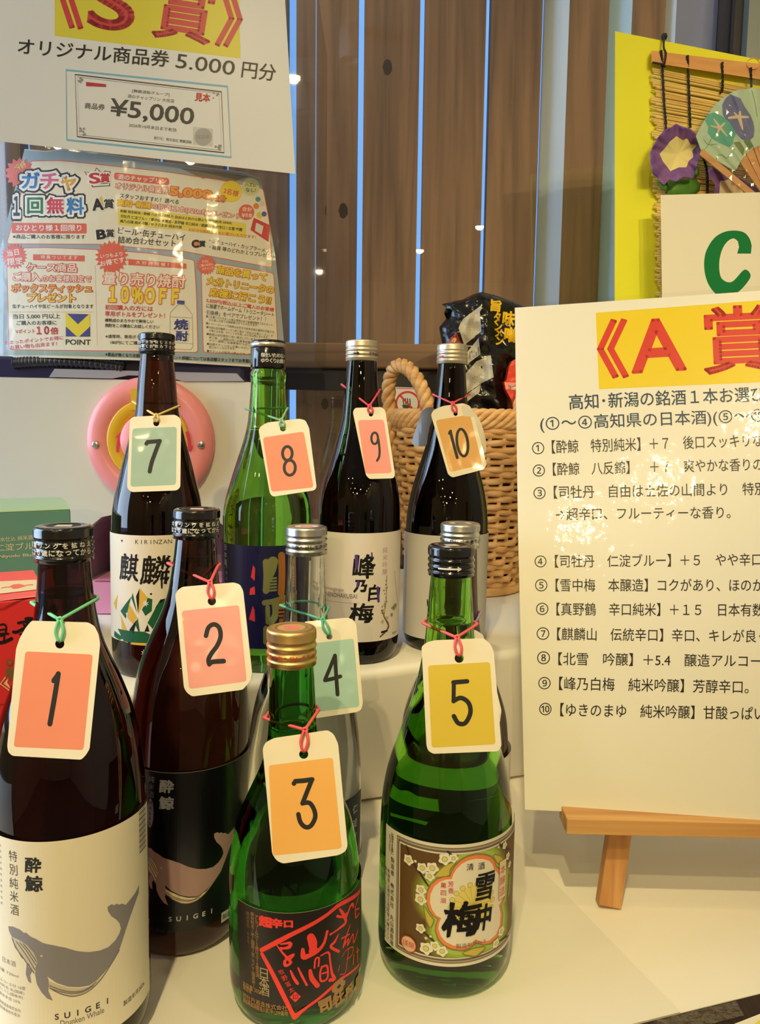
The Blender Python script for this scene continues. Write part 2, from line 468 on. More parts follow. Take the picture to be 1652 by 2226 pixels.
# right end of the window: dark frame, grey post, cream wall
YW = YP
def xa(px, Y=YW, y=40): return at_y(px, y, Y).x
m_alu = mat('grey_aluminium', (118, 124, 122), 0.45, 0.6)
m_dark = mat('dark_bronze_and_shade', (38, 34, 34), 0.4, 0.3)
b = MB(); b.box((xa(1640), YW - .02, 0), (2.2, YW + .12, 2.6)); structure(b.build('wall_front', m_plaster))
b = MB(); b.box((xa(1608), YW - .03, 0), (xa(1640), YW + .10, 2.6)); structure(b.build('trim_1', m_alu))
b = MB(); b.box((xa(1590), YW - .012, 0), (xa(1608), YW + .05, 2.6)); structure(b.build('trim_2', m_dark))
m_pane = film('window_glass', (0.97, 0.99, 0.98), 0.015, 0.0, 1.5)
b = MB(); b.box((-2.2, YW, 0.02), (xa(1590), YW + .006, 2.58)); structure(b.build('window_1', m_pane))

# ------------------------------------------------------------------ fence outside the window
m_board = wood('stained_cedar', (104, 70, 50), (172, 124, 90), (38, 38, 1.6), 0.6)
m_knot = mat('cedar_knot', (58, 34, 20), 0.7)
m_grey = wood('weathered_board', (104, 98, 104), (150, 146, 156), (30, 30, 1.2), 0.7)
YB = YW + 0.075
def fence_board(pxl, pxr, m, label, knots=(), yaw=0.0, thick=0.03, Y=YB):
    xl, xr = at_y(pxl, 350, Y).x, at_y(pxr, 350, Y).x
    c = Vector(((xl + xr) / 2, Y, 0)); hw = (xr - xl) / 2 / math.cos(yaw)
    t = thing('fence_board', label, 'board', c, 'upright boards of the fence behind the glass') if knots else None
    M = Matrix.Translation(c) @ Matrix.Rotation(yaw, 4, 'Z')
    b = MB(); b.box((-hw, 0, -0.02), (hw, thick, 2.7), 0, M)
    if t: o = b.build('plank', m, t)
    else:
        o = b.build('fence_board', m); tag(o, label, 'board', 'upright boards of the fence behind the glass')
        return o
    for (kx, ky, kr) in knots:
        p = at_y(kx, ky, Y - .0004); q = MB()
        pr = [(0, 0)]; n = 14
        vs = [p] + [p + Vector((kr * .75 * math.cos(2 * PI * i / n) * (1 + .12 * math.sin(3 * i)), 0, kr * 1.25 * math.sin(2 * PI * i / n))) for i in range(n)]
        vs2 = [v + Vector((0, .0004, 0)) for v in vs]
        q.add(vs + vs2, [(0, 1 + (i + 1) % n, 1 + i) for i in range(n)] + [(1 + i, 1 + (i + 1) % n, n + 2 + (i + 1) % n, n + 2 + i) for i in range(n)])
        q.build('knot', m_knot, t)
    return t
fence_board(66, 190, m_board, 'brown fence board farthest left, mostly hidden behind the white prize sign')
fence_board(205, 338, m_board, 'brown fence board hidden behind the middle of the white prize sign')
fence_board(354, 486, m_board, 'brown fence board hidden behind the right half of the white prize sign')
fence_board(497, 625, m_board, 'brown fence board just behind the right edge of the white prize sign')
fence_board(644, 776, m_board, 'brown fence board with one low dark knot, right of the prize sign', ((746, 458, .010),), 0)
fence_board(789, 908, m_board, 'brown fence board with a round dark knot high up near its left side', ((842, 146, .010), (706, 878, .008), (860, 1050, .007)), 0)
fence_board(919, 1049, m_board, 'brown fence board directly above the bottle tagged 10')
fence_board(1060, 1169, m_board, 'brown fence board right above the black snack bag, left of the bright slit')
m_pale = mat('pale_daylit_edge', (226, 234, 255), 0.5, var=((196, 206, 240), (20, 20, 2))); m_blue = mat('pale_blue_board_edge', (186, 216, 255), 0.5)  # daylight on the board sides is put into these two colours
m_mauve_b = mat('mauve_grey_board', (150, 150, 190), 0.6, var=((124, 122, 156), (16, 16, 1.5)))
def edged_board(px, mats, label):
    '''board with daylight painted into a paler left edge: px = left, step, right'''
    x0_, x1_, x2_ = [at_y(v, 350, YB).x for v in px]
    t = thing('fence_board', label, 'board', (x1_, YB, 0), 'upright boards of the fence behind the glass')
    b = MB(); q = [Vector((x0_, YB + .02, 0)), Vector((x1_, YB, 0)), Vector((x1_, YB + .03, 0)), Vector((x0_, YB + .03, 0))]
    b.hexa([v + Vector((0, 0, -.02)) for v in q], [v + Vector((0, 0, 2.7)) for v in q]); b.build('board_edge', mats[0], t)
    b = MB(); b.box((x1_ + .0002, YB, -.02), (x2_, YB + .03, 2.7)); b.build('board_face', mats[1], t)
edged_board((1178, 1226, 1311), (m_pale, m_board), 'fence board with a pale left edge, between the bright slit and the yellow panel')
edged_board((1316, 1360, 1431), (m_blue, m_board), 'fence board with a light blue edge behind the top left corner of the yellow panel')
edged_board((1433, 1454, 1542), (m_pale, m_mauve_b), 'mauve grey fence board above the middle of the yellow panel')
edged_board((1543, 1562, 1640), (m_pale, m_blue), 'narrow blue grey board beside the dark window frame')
b = MB(); x = at_y(45, 350, YB).x
while x > -2.1: b.box((x - .086, YB, -.02), (x, YB + .03, 2.7)); x -= .098
structure(b.build('trim_5', m_board))
# low sill rail inside the glass
zr0, zr1 = at_y(800, 800, YW - .03).z, at_y(800, 746, YW - .03).z
m_rail = wood('sill_rail_wood', (96, 66, 40), (142, 102, 64), (2.2, 40, 60), 0.5)
b = MB(); b.box((-2.2, YW - .03, zr0), (xa(1590), YW - .002, zr1)); structure(b.build('trim_3', m_rail, None, .003))
b = MB(); b.box((-2.2, YW - .014, zr0 - .034), (xa(1590), YW - .003, zr0)); structure(b.build('rail_shade_strip', m_dark))  # dark strip standing in for the shadow gap under the rail

# ceiling spot housings around the lamps, the added fill spots too
m_can = mat('white_lamp_can', (225, 220, 210), 0.5)
for i, lo in enumerate(LAMPS):
    b = MB(); x, y, z = lo.location
    b.lathe([(.034, z - .012), (.04, z - .012), (.04, 2.6), (.0, 2.6), (.0, 2.594), (.034, 2.594), (.034, z - .012)], x, y, 24)
    o = b.build('ceiling_and_fill_can', m_can); tag(o, 'white round can around a ceiling spotlight or an added fill light', 'ceiling lamp', 'ceiling spotlights')

# ------------------------------------------------------------------ table, papers, risers
PAPER = (240, 234, 222)
m_paper = mat('white_cover_paper', (236, 229, 214), 0.6, bump=(16, 0.12, 0.004))
m_cloth = mat('dark_woven_cloth', (52, 34, 26), 0.75, bump=(420, 0.6, 0.0006), var=((34, 22, 18), (500, 60, 500)))
t = thing('display_table', 'display table with dark brown woven top carrying all the bottles', 'table', (0, .75, 0))
b = MB(); b.box((-0.9, .30, TZ - .03), (0.95, 1.2, TZ - .0015)); b.build('tabletop', m_cloth, t, .002)
for x in (-.85, .9):
    for y in (.36, 1.15):
        b = MB(); b.box((x - .025, y - .025, 0), (x + .025, y + .025, TZ - .03)); b.build('leg', m_dark, t)
def flat(z): return lambda px, py, off=0.0: at_z(px, py, z + off)
P1, P2 = at_z(1372, 2226, TZ), at_z(1652, 2157, TZ)
dr = (P2 - P1) / (P2.x - P1.x)
def edge_pt(x, dy=0): return Vector((x, P1.y + dr.y * (x - P1.x) + dy, 0))
S0, S1 = at_z(1112, 1822, TZ), at_z(1475, 2196, TZ)     # seam between the two sheets
sd = (S1 - S0).normalized()
m_paper2 = mat('cream_cover_paper', (245, 238, 223), 0.6, bump=(9, 0.16, 0.008))
def sheet(name, pts, z, th, label, m_p=m_paper):
    b = MB(); b.prism([Vector((p.x, p.y, z)) for p in pts], (0, 0, -th)); o = b.build(name, m_p); return tag(o, label, 'paper', 'cover papers on the table')
ed_ = Vector((1, dr.y, 0)); rx_ = edge_pt(0)        # seam meets the front edge
k_ = ((S0.x - rx_.x) * sd.y - (S0.y - rx_.y) * sd.x) / (ed_.x * sd.y - ed_.y * sd.x); seam_front = rx_ + ed_ * k_
sheet('cover_paper', [edge_pt(.9), Vector((.9, 1.0, 0)), S0 + sd * (-.25) + Vector((-.05, 0, 0)), seam_front - ed_ * .03], TZ - .0007, .0006, 'white cover paper under the wooden easel at the right of the table', m_paper2)
sheet('cover_paper', [edge_pt(-.85), seam_front, S0 + sd * (-.25), Vector((-.85, 1.0, 0))], TZ, .0014, 'white cover paper under the front bottles, its slanting edge overlapping the right sheet')
# clear tape and printed flyer at the near corner
m_tape = film('clear_tape', (.80, .79, .76), 0.16, 0.12, 1.45, (160, .6, .003))
zt = TZ + .0006
tp = [at_z(x, y, zt) for x, y in ((1420, 2222), (1592, 2182), (1600, 2178), (1617, 2210), (1560, 2226), (1425, 2260))]
b = MB(); vs = []; n = 16
for j in range(n + 1):
    for i in range(n + 1):
        u, v = i / n, j / n
        a_ = tp[0].lerp(tp[2], u); c_ = tp[5].lerp(tp[3], u); p = a_.lerp(c_, v)
        p.z = zt + .0009 + .0003 * math.sin(9 * u + 5 * v) * math.sin(PI * v) + .0002 * math.sin(31 * u - 15 * v); vs.append(p)
b.add(vs, [(j * (n + 1) + i, j * (n + 1) + i + 1, (j + 1) * (n + 1) + i + 1, (j + 1) * (n + 1) + i) for j in range(n) for i in range(n)], 0, True)
tag(b.build('clear_tape', m_tape), 'strip of crinkled clear tape on the dark table edge', 'tape')
a = Art(flat(TZ + .0002)); fl = [(1560, 2240), (1700, 2185), (1760, 2300), (1600, 2330)]
a.poly(fl, ink((235, 228, 205)), 0); a.poly([(1628, 2236), (1660, 2210), (1720, 2200), (1720, 2230), (1640, 2252)], ink((232, 214, 60)), 1)
a.poly([(1646, 2238), (1668, 2220), (1720, 2212), (1720, 2226), (1652, 2252)], ink((110, 160, 170)), 2)
o = a.build('leaflet', None, None, slab_extra(flat(TZ + .0002), fl, .0004, ink((235, 228, 205)))); tag(o, 'corner of a yellow and white printed leaflet past the table edge tape', 'leaflet')

# stepped risers draped in white paper
RZ = TZ + .154
m_riser = mat('riser_paper', PAPER, 0.55, bump=(7, 0.25, 0.012))
eL0, eL1 = at_z(275, 1506, RZ), at_z(812, 1460, RZ)
sl = (eL1.y - eL0.y) / (eL1.x - eL0.x); xl = -.62
eR1 = at_z(1095, 1419, RZ); sr = (eR1.y - eL1.y) / (eR1.x - eL1.x)
q0, q1 = at_z(800, 1745, TZ), at_z(1110, 1697, TZ); sb = (q1.y - q0.y) / (q1.x - q0.x)
xm = .34; xr_ = .80
TF = [(xl, eL0.y + sl * (xl - eL0.x)), (eL1.x, eL1.y), (xm, eL1.y + sr * (xm - eL1.x)), (xr_, eL1.y + sr * (xm - eL1.x) + .02)]
BF = [(xl, TF[0][1] + .03), (q0.x, q0.y), (xm, q0.y + sb * (xm - q0.x)), (xr_, q0.y + sb * (xm - q0.x) + .02)]
back = [(xr_, 1.215), (xl, 1.215)]
b = MB(); T = [Vector((p[0], p[1], RZ)) for p in TF + back]; Bt = [Vector((p[0], p[1], TZ + .0004)) for p in BF + back]; n = len(T)
b.add(T + Bt, [tuple(range(n)), tuple(range(n, 2 * n))[::-1]] + [(i, n + i, n + (i + 1) % n, (i + 1) % n) for i in range(n)])
o = b.build('display_riser', m_riser, None, .010, True); o.data.polygons.foreach_set('use_smooth', [True] * len(o.data.polygons))
tag(o, 'long white papered riser under the back row of bottles and the basket', 'riser')
# ================================================================== BOTTLES
def hermite(zr, z):
    """monotone cubic through (z, r) pairs sorted by z"""
    n = len(zr)
    if z <= zr[0][0]: return zr[0][1]
    if z >= zr[-1][0]: return zr[-1][1]
    d = [(zr[i + 1][1] - zr[i][1]) / (zr[i + 1][0] - zr[i][0]) for i in range(n - 1)]
    mm = [d[0]] + [0 if d[i - 1] * d[i] <= 0 else 2 * d[i - 1] * d[i] / (d[i - 1] + d[i]) for i in range(1, n - 1)] + [d[-1]]
    for i in range(n - 1):
        if zr[i][0] <= z <= zr[i + 1][0]:
            h = zr[i + 1][0] - zr[i][0]; t = (z - zr[i][0]) / h
            return (zr[i][1] * (2 * t ** 3 - 3 * t * t + 1) + h * mm[i] * (t ** 3 - 2 * t * t + t) + zr[i + 1][1] * (-2 * t ** 3 + 3 * t * t) + h * mm[i + 1] * (t ** 3 - t * t))
M_AIR = glass('clear_glass_inside', (1, 1, 1))
class Bottle: pass
BOT = {}
def bottle(n, label, d, axis, prof, cap, gcol, gname, fill, zb, cap_mats, body_hw=None, styles=None):
    """axis = (x at cap, x at body); prof = [(pixel y, pixel half width)] top to bottom; cap = (y top, y bottom, half width)"""
    B = Bottle(); B.n = n
    yb = prof[-1][0]
    # the bottle leans a hair: axis through the cap pixel and the body pixel
    yr = prof[-2][0]; Pc, Pb = at_y(axis[0], (cap[0] + cap[1]) / 2, d), at_y(axis[1], yr, d)
    B.k = (Pc.x - Pb.x) / (Pc.z - Pb.z); B.zm = zb; bx = Pb.x + B.k * (zb - Pb.z)
    B.xat = lambda z: bx + B.k * (z - zb)
    def lean(q):
        for v in q.v: v.x += B.k * (v.z - zb)
    B.x, B.y, B.zb = bx, d, zb
    zof = lambda y: at_y(axis[1], y, d).z
    def rof(y, hw):
        P = Vector((B.xat(zof(y)), d, zof(y))); return hw * project(P)[2] / FPX
    zr = sorted((zof(y), rof(y, hw)) for y, hw in prof)
    R = zr[0][1]; B.R = R
    zc0, zc1, rc = zof(cap[1]), zof(cap[0]), rof((cap[0] + cap[1]) / 2, cap[2])
    B.zc0, B.zc1, B.rc = zc0, zc1, rc
    zr = [(zb + .022, R)] + [q for q in zr if q[0] > zb + .03]
    B.zr = zr
    B.rad = lambda z: hermite(zr, z)
    ztop = zc1 - .004
    pf = [(0, zb + .004), (R * .55, zb + .003), (R * .72, zb), (R * .80, zb)]
    for k in range(1, 7):
        a = k / 6 * PI / 2; pf.append((R * .80 + R * .20 * math.sin(a), zb + .022 * (1 - math.cos(a))))
    N = 64
    for k in range(1, N + 1):
        z = zb + .022 + (ztop - zb - .022) * k / N; r = B.rad(z)
        if z > zc0: r = min(r, rc * .88)
        pf.append((r, z))
    pf.append((0, ztop))
    t = thing('sake_bottle', label, 'bottle', (bx, d, zb), 'sake bottles with number tags')
    B.t = t
    mb = MB(); mb.lathe(pf, bx, d, 72, 0)
    zf = zof(fill) if fill else None
    if zf:
        wt = .0026; zi = ztop - .003; q = [(0, zf), (B.rad(zf) - wt - .0006, zf)]
        K = 24
        for k in range(K + 1):
            z = zf + .0008 + (zi - zf - .0008) * k / K; q.append((min(B.rad(z), rc * .88) - wt, z))
        q.append((0, zi)); mb.lathe(q, bx, d, 72, 1, True)
    g = glass(gname, gcol); lean(mb); mb.build('bottle_glass', [g, M_AIR], t)
    # screw cap with ridges
    h = zc1 - zc0; mc = MB(); st = cap_mats[1]
    P = [(rc * .90, zc0), (rc * .985, zc0 + .0006)]
    if st == 'plain':          # long smooth skirt below a knurled band
        P += [(rc, zc0 + h * .08), (rc, zc0 + h * .66), (rc * .95, zc0 + h * .70), (rc * .95, zc0 + h * .73)]
        kn0, kn1 = zc0 + h * .75, zc0 + h * .93
    else:
        beads = ((.10, .20), (.26, .40), (.46, .60)) if st == 'ring' else ((.09, .24), (.30, .44), (.50, .62))
        for a0, a1 in beads:
            for k in range(7):
                u = k / 6; P.append((rc * (.955 + .045 * math.sin(PI * u)), zc0 + h * (a0 + (a1 - a0) * u)))
        P += [(rc * .955, zc0 + h * .66)]
        kn0, kn1 = zc0 + h * .70, zc0 + h * .90
    P += [(rc * .985, kn0), (rc * .99, kn0 + .0004), (rc * .99, kn1), (rc * .97, zc1 - h * .05), (rc * .93, zc1 - h * .015), (rc * .86, zc1), (rc * .6, zc1), (rc * .58, zc1 - .0004), (0, zc1 - .0004)]
    knf = lambda k, r, z: (1 - .022 * (k % 2)) if kn0 < z <= kn1 + 1e-6 else 1
    mc.lathe(P, bx, d, 144, 0, False, knf)
    lean(mc); B.lean = lean; B.cap = mc.build('cap', cap_mats[0], t)
    BOT[n] = B
    return B
def cyl(B, rfun):
    """cylinder frame around the bottle: (arc length, z)"""
    def mapf(a, z, off):
        r = rfun(z) + .0003 + off; an = a / B.R
        return Vector((B.xat(z) + r * math.sin(an), B.y - r * math.cos(an), z))
    return mapf
def hit(B, px, py, R=None):
    """pixel on the bottle surface -> (arc, z)"""
    R = R or B.R; dd = ray(px, py); z = at_y(px, py, B.y).z
    for _ in range(4):
        an, z = _hit(B, dd, R, B.xat(z))
    return (an * B.R, z)
def _hit(B, dd, R, X):
    ox, oy = CAM.x - X, CAM.y - B.y
    a = dd.x ** 2 + dd.y ** 2; b_ = 2 * (ox * dd.x + oy * dd.y); c = ox * ox + oy * oy - R * R
    D = b_ * b_ - 4 * a * c
    if D < 0: D = 0
    t = (-b_ - math.sqrt(D)) / (2 * a); p = CAM + dd * t
    return math.atan2(p.x - X, -(p.y - B.y)), p.z
def label_part(B, art, name='paper_label', a0=-1.9, a1=1.9):
    return art.build(name, B.t, (0, a0 * B.R, a1 * B.R, .0022))
def patch(B, art, m, a0, a1, z0, z1, layer=0):
    art.rect([(a0 * B.R, z1), (a1 * B.R, z1), (a1 * B.R, z0), (a0 * B.R, z0)], m, layer, 1, 1)
def cap_text(B, lines, m, a0=-1.3, a1=1.3, name='cap_lettering'):
    A = Art(lambda a, z, off: Vector((B.xat(z) + (B.rc * 1.0 + .00025 + off) * math.sin(a / B.rc), B.y - (B.rc + .00025 + off) * math.cos(a / B.rc), z)))
    h = B.zc1 - B.zc0
    for txt, fz, hs in lines:
        sz = h * hs; n = len(txt)
        A.vtext(txt, (a0 * B.rc, B.zc0 + h * fz), (a1 * B.rc, B.zc0 + h * fz), sz, m, 0, .02)
    return A.build(name, B.cap, (0, -2 * B.rc, 2 * B.rc, .0015))
def cap_disc(B, cols, name='cap_seal'):
    A = Art(lambda a, b, off: Vector((B.xat(B.zc1) + a, B.y + b, B.zc1 - .0003 + off)))
    A.disc((0, 0), B.rc * .56, cols[0], 0, 28)
    A.poly([(-.25 * B.rc, -.30 * B.rc), (.35 * B.rc, -.2 * B.rc), (.2 * B.rc, .3 * B.rc), (-.3 * B.rc, .25 * B.rc)], cols[1], 1)
    return A.build(name, B.cap)

m_blackcap = mat('black_cap_lacquer', (14, 14, 16), 0.16, coat=0.5)
m_silver = mat('brushed_silver_cap', (205, 203, 198), 0.33, 1.0)
m_cream = mat('cream_cap_metal', (214, 203, 182), 0.38, 0.75)
m_gold = mat('gold_cap_metal', (240, 202, 132), 0.40, 1.0)
G7 = RZ
bottle(1, 'dark brown bottle with cream grey whale label, salmon tag marked 1', .44, (139, 154),
       [(1219, 53), (1262, 56), (1343, 65), (1396, 77), (1437, 93), (1477, 110), (1558, 137), (1639, 151), (1720, 157.5), (1800, 159), (2150, 159)],
       (1142, 1219, 62), (.040, .006, .012), 'plum_brown_glass', 1285, TZ, (m_blackcap, 'ring'))
bottle(2, 'brown bottle with black pink whale label, pink tag marked 2', .541, (427, 412),
       [(1169, 43), (1203, 45.6), (1269, 53), (1312, 63), (1346, 76), (1378, 90), (1444, 111), (1510, 121), (1600, 125.5), (2000, 126)],
       (1105, 1169, 50.5), (.050, .013, .007), 'brown_glass', 1216, TZ, (m_blackcap, 'ring'))
bottle(3, 'short green bottle with gold cap, red framed black label, orange tag marked 3', .474, (634, 641),
       [(1443, 47), (1515, 50), (1584, 53), (1625, 59), (1661, 70), (1727, 101), (1780, 124), (1860, 138), (1920, 141.5), (2120, 141.5)],
       (1363, 1443, 54.5), (.045, .38, .03), 'deep_green_glass', 1578, TZ, (m_gold, 'ring'))
bottle(4, 'clear bottle with silver cap, teal tag marked 4', .60, (666, 660),
       [(1204, 39), (1314, 45), (1360, 51), (1420, 70), (1460, 87), (1500, 101), (1555, 113), (1595, 118.5), (1675, 124), (1728, 125), (2000, 125)],
       (1143, 1204, 45.5), (.94, .985, .95), 'clear_glass', 1395, TZ, (m_silver, 'ring'))
bottle(5, 'green bottle with black cap and plum blossom label, yellow tag marked 5', .507, (981, 969),
       [(1250, 44), (1334, 50), (1389, 54), (1444, 62), (1490, 72), (1517, 79), (1547, 89), (1578, 99.5), (1609, 110), (1639, 121), (1670, 130), (1700, 136), (1731, 140), (1800, 142.5), (2060, 142.5)],
       (1184, 1250, 51.5), (.26, .70, .07), 'green_glass', 1350, TZ, (m_blackcap, 'ring'))
bottle(6, 'brown bottle with pale silver cap, half hidden behind the bottle tagged 5', .60, (1000, 984),
       [(1190, 37), (1300, 42), (1380, 52), (1440, 70), (1500, 95), (1560, 112), (1620, 117), (1700, 119), (2000, 119)],
       (1136, 1190, 43.5), (.10, .035, .012), 'brown_glass_light', 1330, TZ, (m_silver, 'ring'))
bottle(7, 'dark brown bottle with green and yellow mountain label, sage tag marked 7', .68, (341, 343),
       [(772, 34), (840, 41), (897, 46), (910, 49), (945, 57), (980, 66), (1015, 75), (1050, 83), (1085, 91), (1120, 95), (1155, 96), (1400, 96)],
       (726, 772, 39), (.045, .012, .007), 'dark_brown_glass', 787, G7, (m_blackcap, 'ring'))
bottle(8, 'green bottle with navy label and black cap, coral tag marked 8', .70, (583, 581),
       [(807, 37), (814, 39.5), (820, 39.5), (826, 37), (884, 40), (917, 43), (950, 50), (983, 60), (1015, 70), (1048, 80), (1080, 89), (1113, 94.5), (1150, 95), (1400, 95)],
       (741, 804, 38), (.24, .68, .07), 'light_green_glass', 936, G7, (m_blackcap, 'plain'))
bottle(9, 'black bottle with cream cap and lilac brush script label, pink tag marked 9', .727, (787, 781),
       [(785, 32), (835, 36), (884, 40), (917, 43.5), (950, 52), (982, 61), (1015, 71), (1048, 81), (1080, 86.5), (1113, 88.5), (1400, 89)],
       (741, 786, 36), (.012, .004, .003), 'black_brown_glass', 905, G7, (m_cream, 'ring'))
bottle(10, 'black bottle with plain pale grey label, amber tag marked 10', .7695, (983, 971),
       [(793, 29), (880, 37), (930, 44), (960, 49), (988, 57), (1019, 66), (1050, 75), (1081, 82), (1112, 86.5), (1143, 88.5), (1380, 89)],
       (749, 792, 34), (.006, .003, .002), 'black_glass', 880, G7, (m_cream, 'ring'))
m_rim = mat('pale_cap_rim', (206, 196, 182), 0.35, 0.8)
B = BOT[8]; mb = MB(); h = B.zc1 - B.zc0
mb.lathe([(B.rc * .97, B.zc0 + h * .75), (B.rc * 1.012, B.zc0 + h * .76), (B.rc * 1.012, B.zc0 + h * .90), (B.rc * .97, B.zc0 + h * .91)], B.x, B.y, 96, 0, False, lambda k, r, z: 1 - .01 * (k % 2))
B.lean(mb); mb.build('cap_rim', m_rim, B.cap)
INK_W = ink((225, 222, 216)); INK_K = ink((20, 18, 20)); INK_R = ink((205, 60, 60)); INK_GRY = ink((120, 116, 110))
cap_text(BOT[1], (('元の冒リングを拡ねえ', .53, .15), ('酒は20歳になってから', .33, .17)), INK_W)
cap_text(BOT[2], (('元の冒リングを拡ねえ', .53, .15), ('酒は20歳になってから', .33, .17)), INK_W)
cap_text(BOT[3], (('矢印の方向へ回して下さい', .33, .11),), ink((200, 70, 40)))
cap_text(BOT[4], (('矢印の方向へ回して下さい', .33, .13),), INK_K)
cap_text(BOT[6], (('てから口にご注意下さい', .33, .15),), INK_K)
cap_text(BOT[7], (('つぎは十分注出し三月内', .53, .14), ('栓はお早くお飲み下さい', .33, .15)), INK_W)
cap_text(BOT[8], (('指をいためない', .46, .14), ('ゆっくりお開け', .27, .14)), INK_W, -.15, 1.2)
cap_text(BOT[9], (('①矢印の', .33, .14),), INK_K, .55, 1.2)
for n, mm in ((5, INK_W), (9, INK_K), (10, INK_R)):
    B = BOT[n]; h = B.zc1 - B.zc0; z = B.zc0 + h * .33; s_ = B.rc
    A = Art(lambda a, z, off, B=B: Vector((B.xat(z) + (B.rc + .0003 + off) * math.sin(a / B.rc), B.y - (B.rc + .0003 + off) * math.cos(a / B.rc), z)))
    x0_, x1_ = {5: (-.65, .35), 9: (-.5, -.1), 10: (-1.0, -.6)}[n]
    A.stroke([(x0_ * s_, z), ((x1_ - .12) * s_, z)], s_ * .07, mm, 0, cap=False)
    A.poly([((x1_ - .18) * s_, z + .11 * s_), (x1_ * s_, z), ((x1_ - .18) * s_, z - .11 * s_)], mm, 0)
    A.build('cap_arrow', B.cap, (0, -2 * B.rc, 2 * B.rc, .0015))
cap_disc(BOT[2], (ink((40, 34, 34)), ink((232, 196, 168))))
cap_disc(BOT[1], (ink((40, 34, 40)), ink((200, 186, 168))))
cap_disc(BOT[3], (ink((196, 150, 90)), ink((226, 120, 110))))
cap_disc(BOT[4], (ink((214, 206, 200)), ink((226, 140, 122))))
cap_disc(BOT[5], (ink((60, 50, 46)), ink((190, 176, 150))))
cap_disc(BOT[6], (ink((196, 186, 168)), ink((90, 80, 70))))

# ------------------------------------------------------------------ labels
WH2 = crop(0, 1680, 4.076)
WHALE = [(78,1355),(120,1358),(180,1385),(215,1415),(235,1412),(270,1445),(320,1468),(385,1505),(480,1525),(580,1545),(680,1575),(780,1585),(880,1572),(960,1540),(1020,1480),(1055,1420),(1068,1375),(1055,1330),(1030,1300),(985,1270),(955,1225),(950,1185),(985,1162),(1010,1170),(1030,1158),(1055,1166),(1075,1157),(1110,1168),(1150,1120),(1195,1060),(1228,990),(1225,1060),(1190,1160),(1150,1270),(1115,1375),(1095,1440),(1055,1560),(1010,1650),(960,1720),(900,1790),(850,1840),(790,1880),(700,1895),(600,1890),(500,1855),(420,1800),(440,1850),(430,1930),(470,2015),(420,1995),(370,1940),(330,1870),(315,1790),(318,1720),(335,1665),(300,1590),(240,1520),(170,1475),(110,1450),(85,1400)]
BELLY = [(430,1838),(500,1870),(600,1900),(700,1908),(790,1890),(900,1805),(1050,1575),(960,1725),(890,1830),(800,1920),(710,1965),(620,1975),(520,1945),(440,1900)]
FLIP = [(240,1680),(262,1690),(290,1750),(270,1790),(280,1860),(255,1845),(232,1780)]
THROAT = [(112,1455),(170,1478),(240,1523),(300,1592),(335,1668),(316,1730),(312,1790),(260,1720),(205,1640),(165,1575),(130,1510)]
BEL_L = [[(440,1880),(530,1915),(620,1935),(720,1930),(800,1890),(850,1850)], [(445,1905),(540,1935),(640,1950),(740,1935),(830,1880)], [(440,1900),(520,1945),(620,1975),(710,1965),(800,1920),(890,1830),(960,1725),(1055,1565)]]
THR_L = [[(118,1470),(140,1540),(185,1600),(250,1690),(305,1770)], [(150,1490),(200,1560),(260,1650),(312,1740)], [(180,1500),(230,1560),(290,1650),(322,1700)], [(210,1510),(260,1570),(328,1670)], [(110,1455),(130,1510),(165,1575),(205,1640)]]
B1 = BOT[1]
def wp(pts): return [hit(B1, *WH2(*p)) for p in pts]
WL, BL_, FL_, TL_ = wp(WHALE), wp(BELLY), wp(FLIP), wp(THROAT)
BLL, TLL = [wp(q) for q in BEL_L], [wp(q) for q in THR_L]
EYE = hit(B1, *WH2(370, 1618)); SG0, SG1 = hit(B1, *WH2(505, 2145)), hit(B1, *WH2(950, 2030))
def whale(A, dx, dz, cb, cl, cs, base):
    sh = lambda q: [(p[0] + dx, p[1] + dz) for p in q]
    A.poly(sh(WL), cb, base); A.poly(sh(BL_), cl, base); A.poly(sh(FL_), cb, base); A.poly(sh(TL_), cl, base)
    for q in BLL + TLL: A.stroke(sh(q), .0005, cs, base + 1, 2, cap=False)
    A.disc((EYE[0] + dx, EYE[1] + dz), .0007, cl, base + 1, 8)
# label 1
A = Art(cyl(B1, lambda z: B1.R)); cream = ink((240, 230, 204))
zt1 = hit(B1, 110, 1829)[1]; zb1 = TZ + .0235
patch(B1, A, cream, -2.0, 1.62, zb1, zt1)
dk = ink((52, 54, 56)); whale(A, 0, 0, ink((142, 138, 144)), ink((206, 196, 174)), ink((112, 106, 112)), 1)
p = lambda x, y: hit(B1, *WH2(x, y))
A.ctext('酔', p(290, 815), .0085, dk, 1, .03, 0, 1.0, .05, jit=.012); A.ctext('鯨', p(300, 980), .0088, dk, 1, .03, 0, 1.05, 0, jit=.012)
A.vtext('特別純米酒', p(118, 735), p(132, 1210), .0062, ink((80, 80, 78)), 1, 0, .9)
for i, ch in enumerate('SUIGEI'):
    t_ = i / 5; c = (SG0[0] * (1 - t_) + SG1[0] * t_, SG0[1] * .5 + SG1[1] * .5); A.ctext(ch, c, .0034, dk, 1, .02)
q0, q1 = p(535, 2205), p(920, 2105); zz = (q0[1] + q1[1]) / 2
A.text('Drunken Whale', (q0[0], zz - .0017), (q1[0], zz - .0017), .0034, ink((110, 106, 100)), 1)
q0 = p(1090, 2070); A.text('製造年月2026', (q0[0], q0[1]), (q0[0] + .019, q0[1]), .0034, ink((70, 68, 66)), 1)
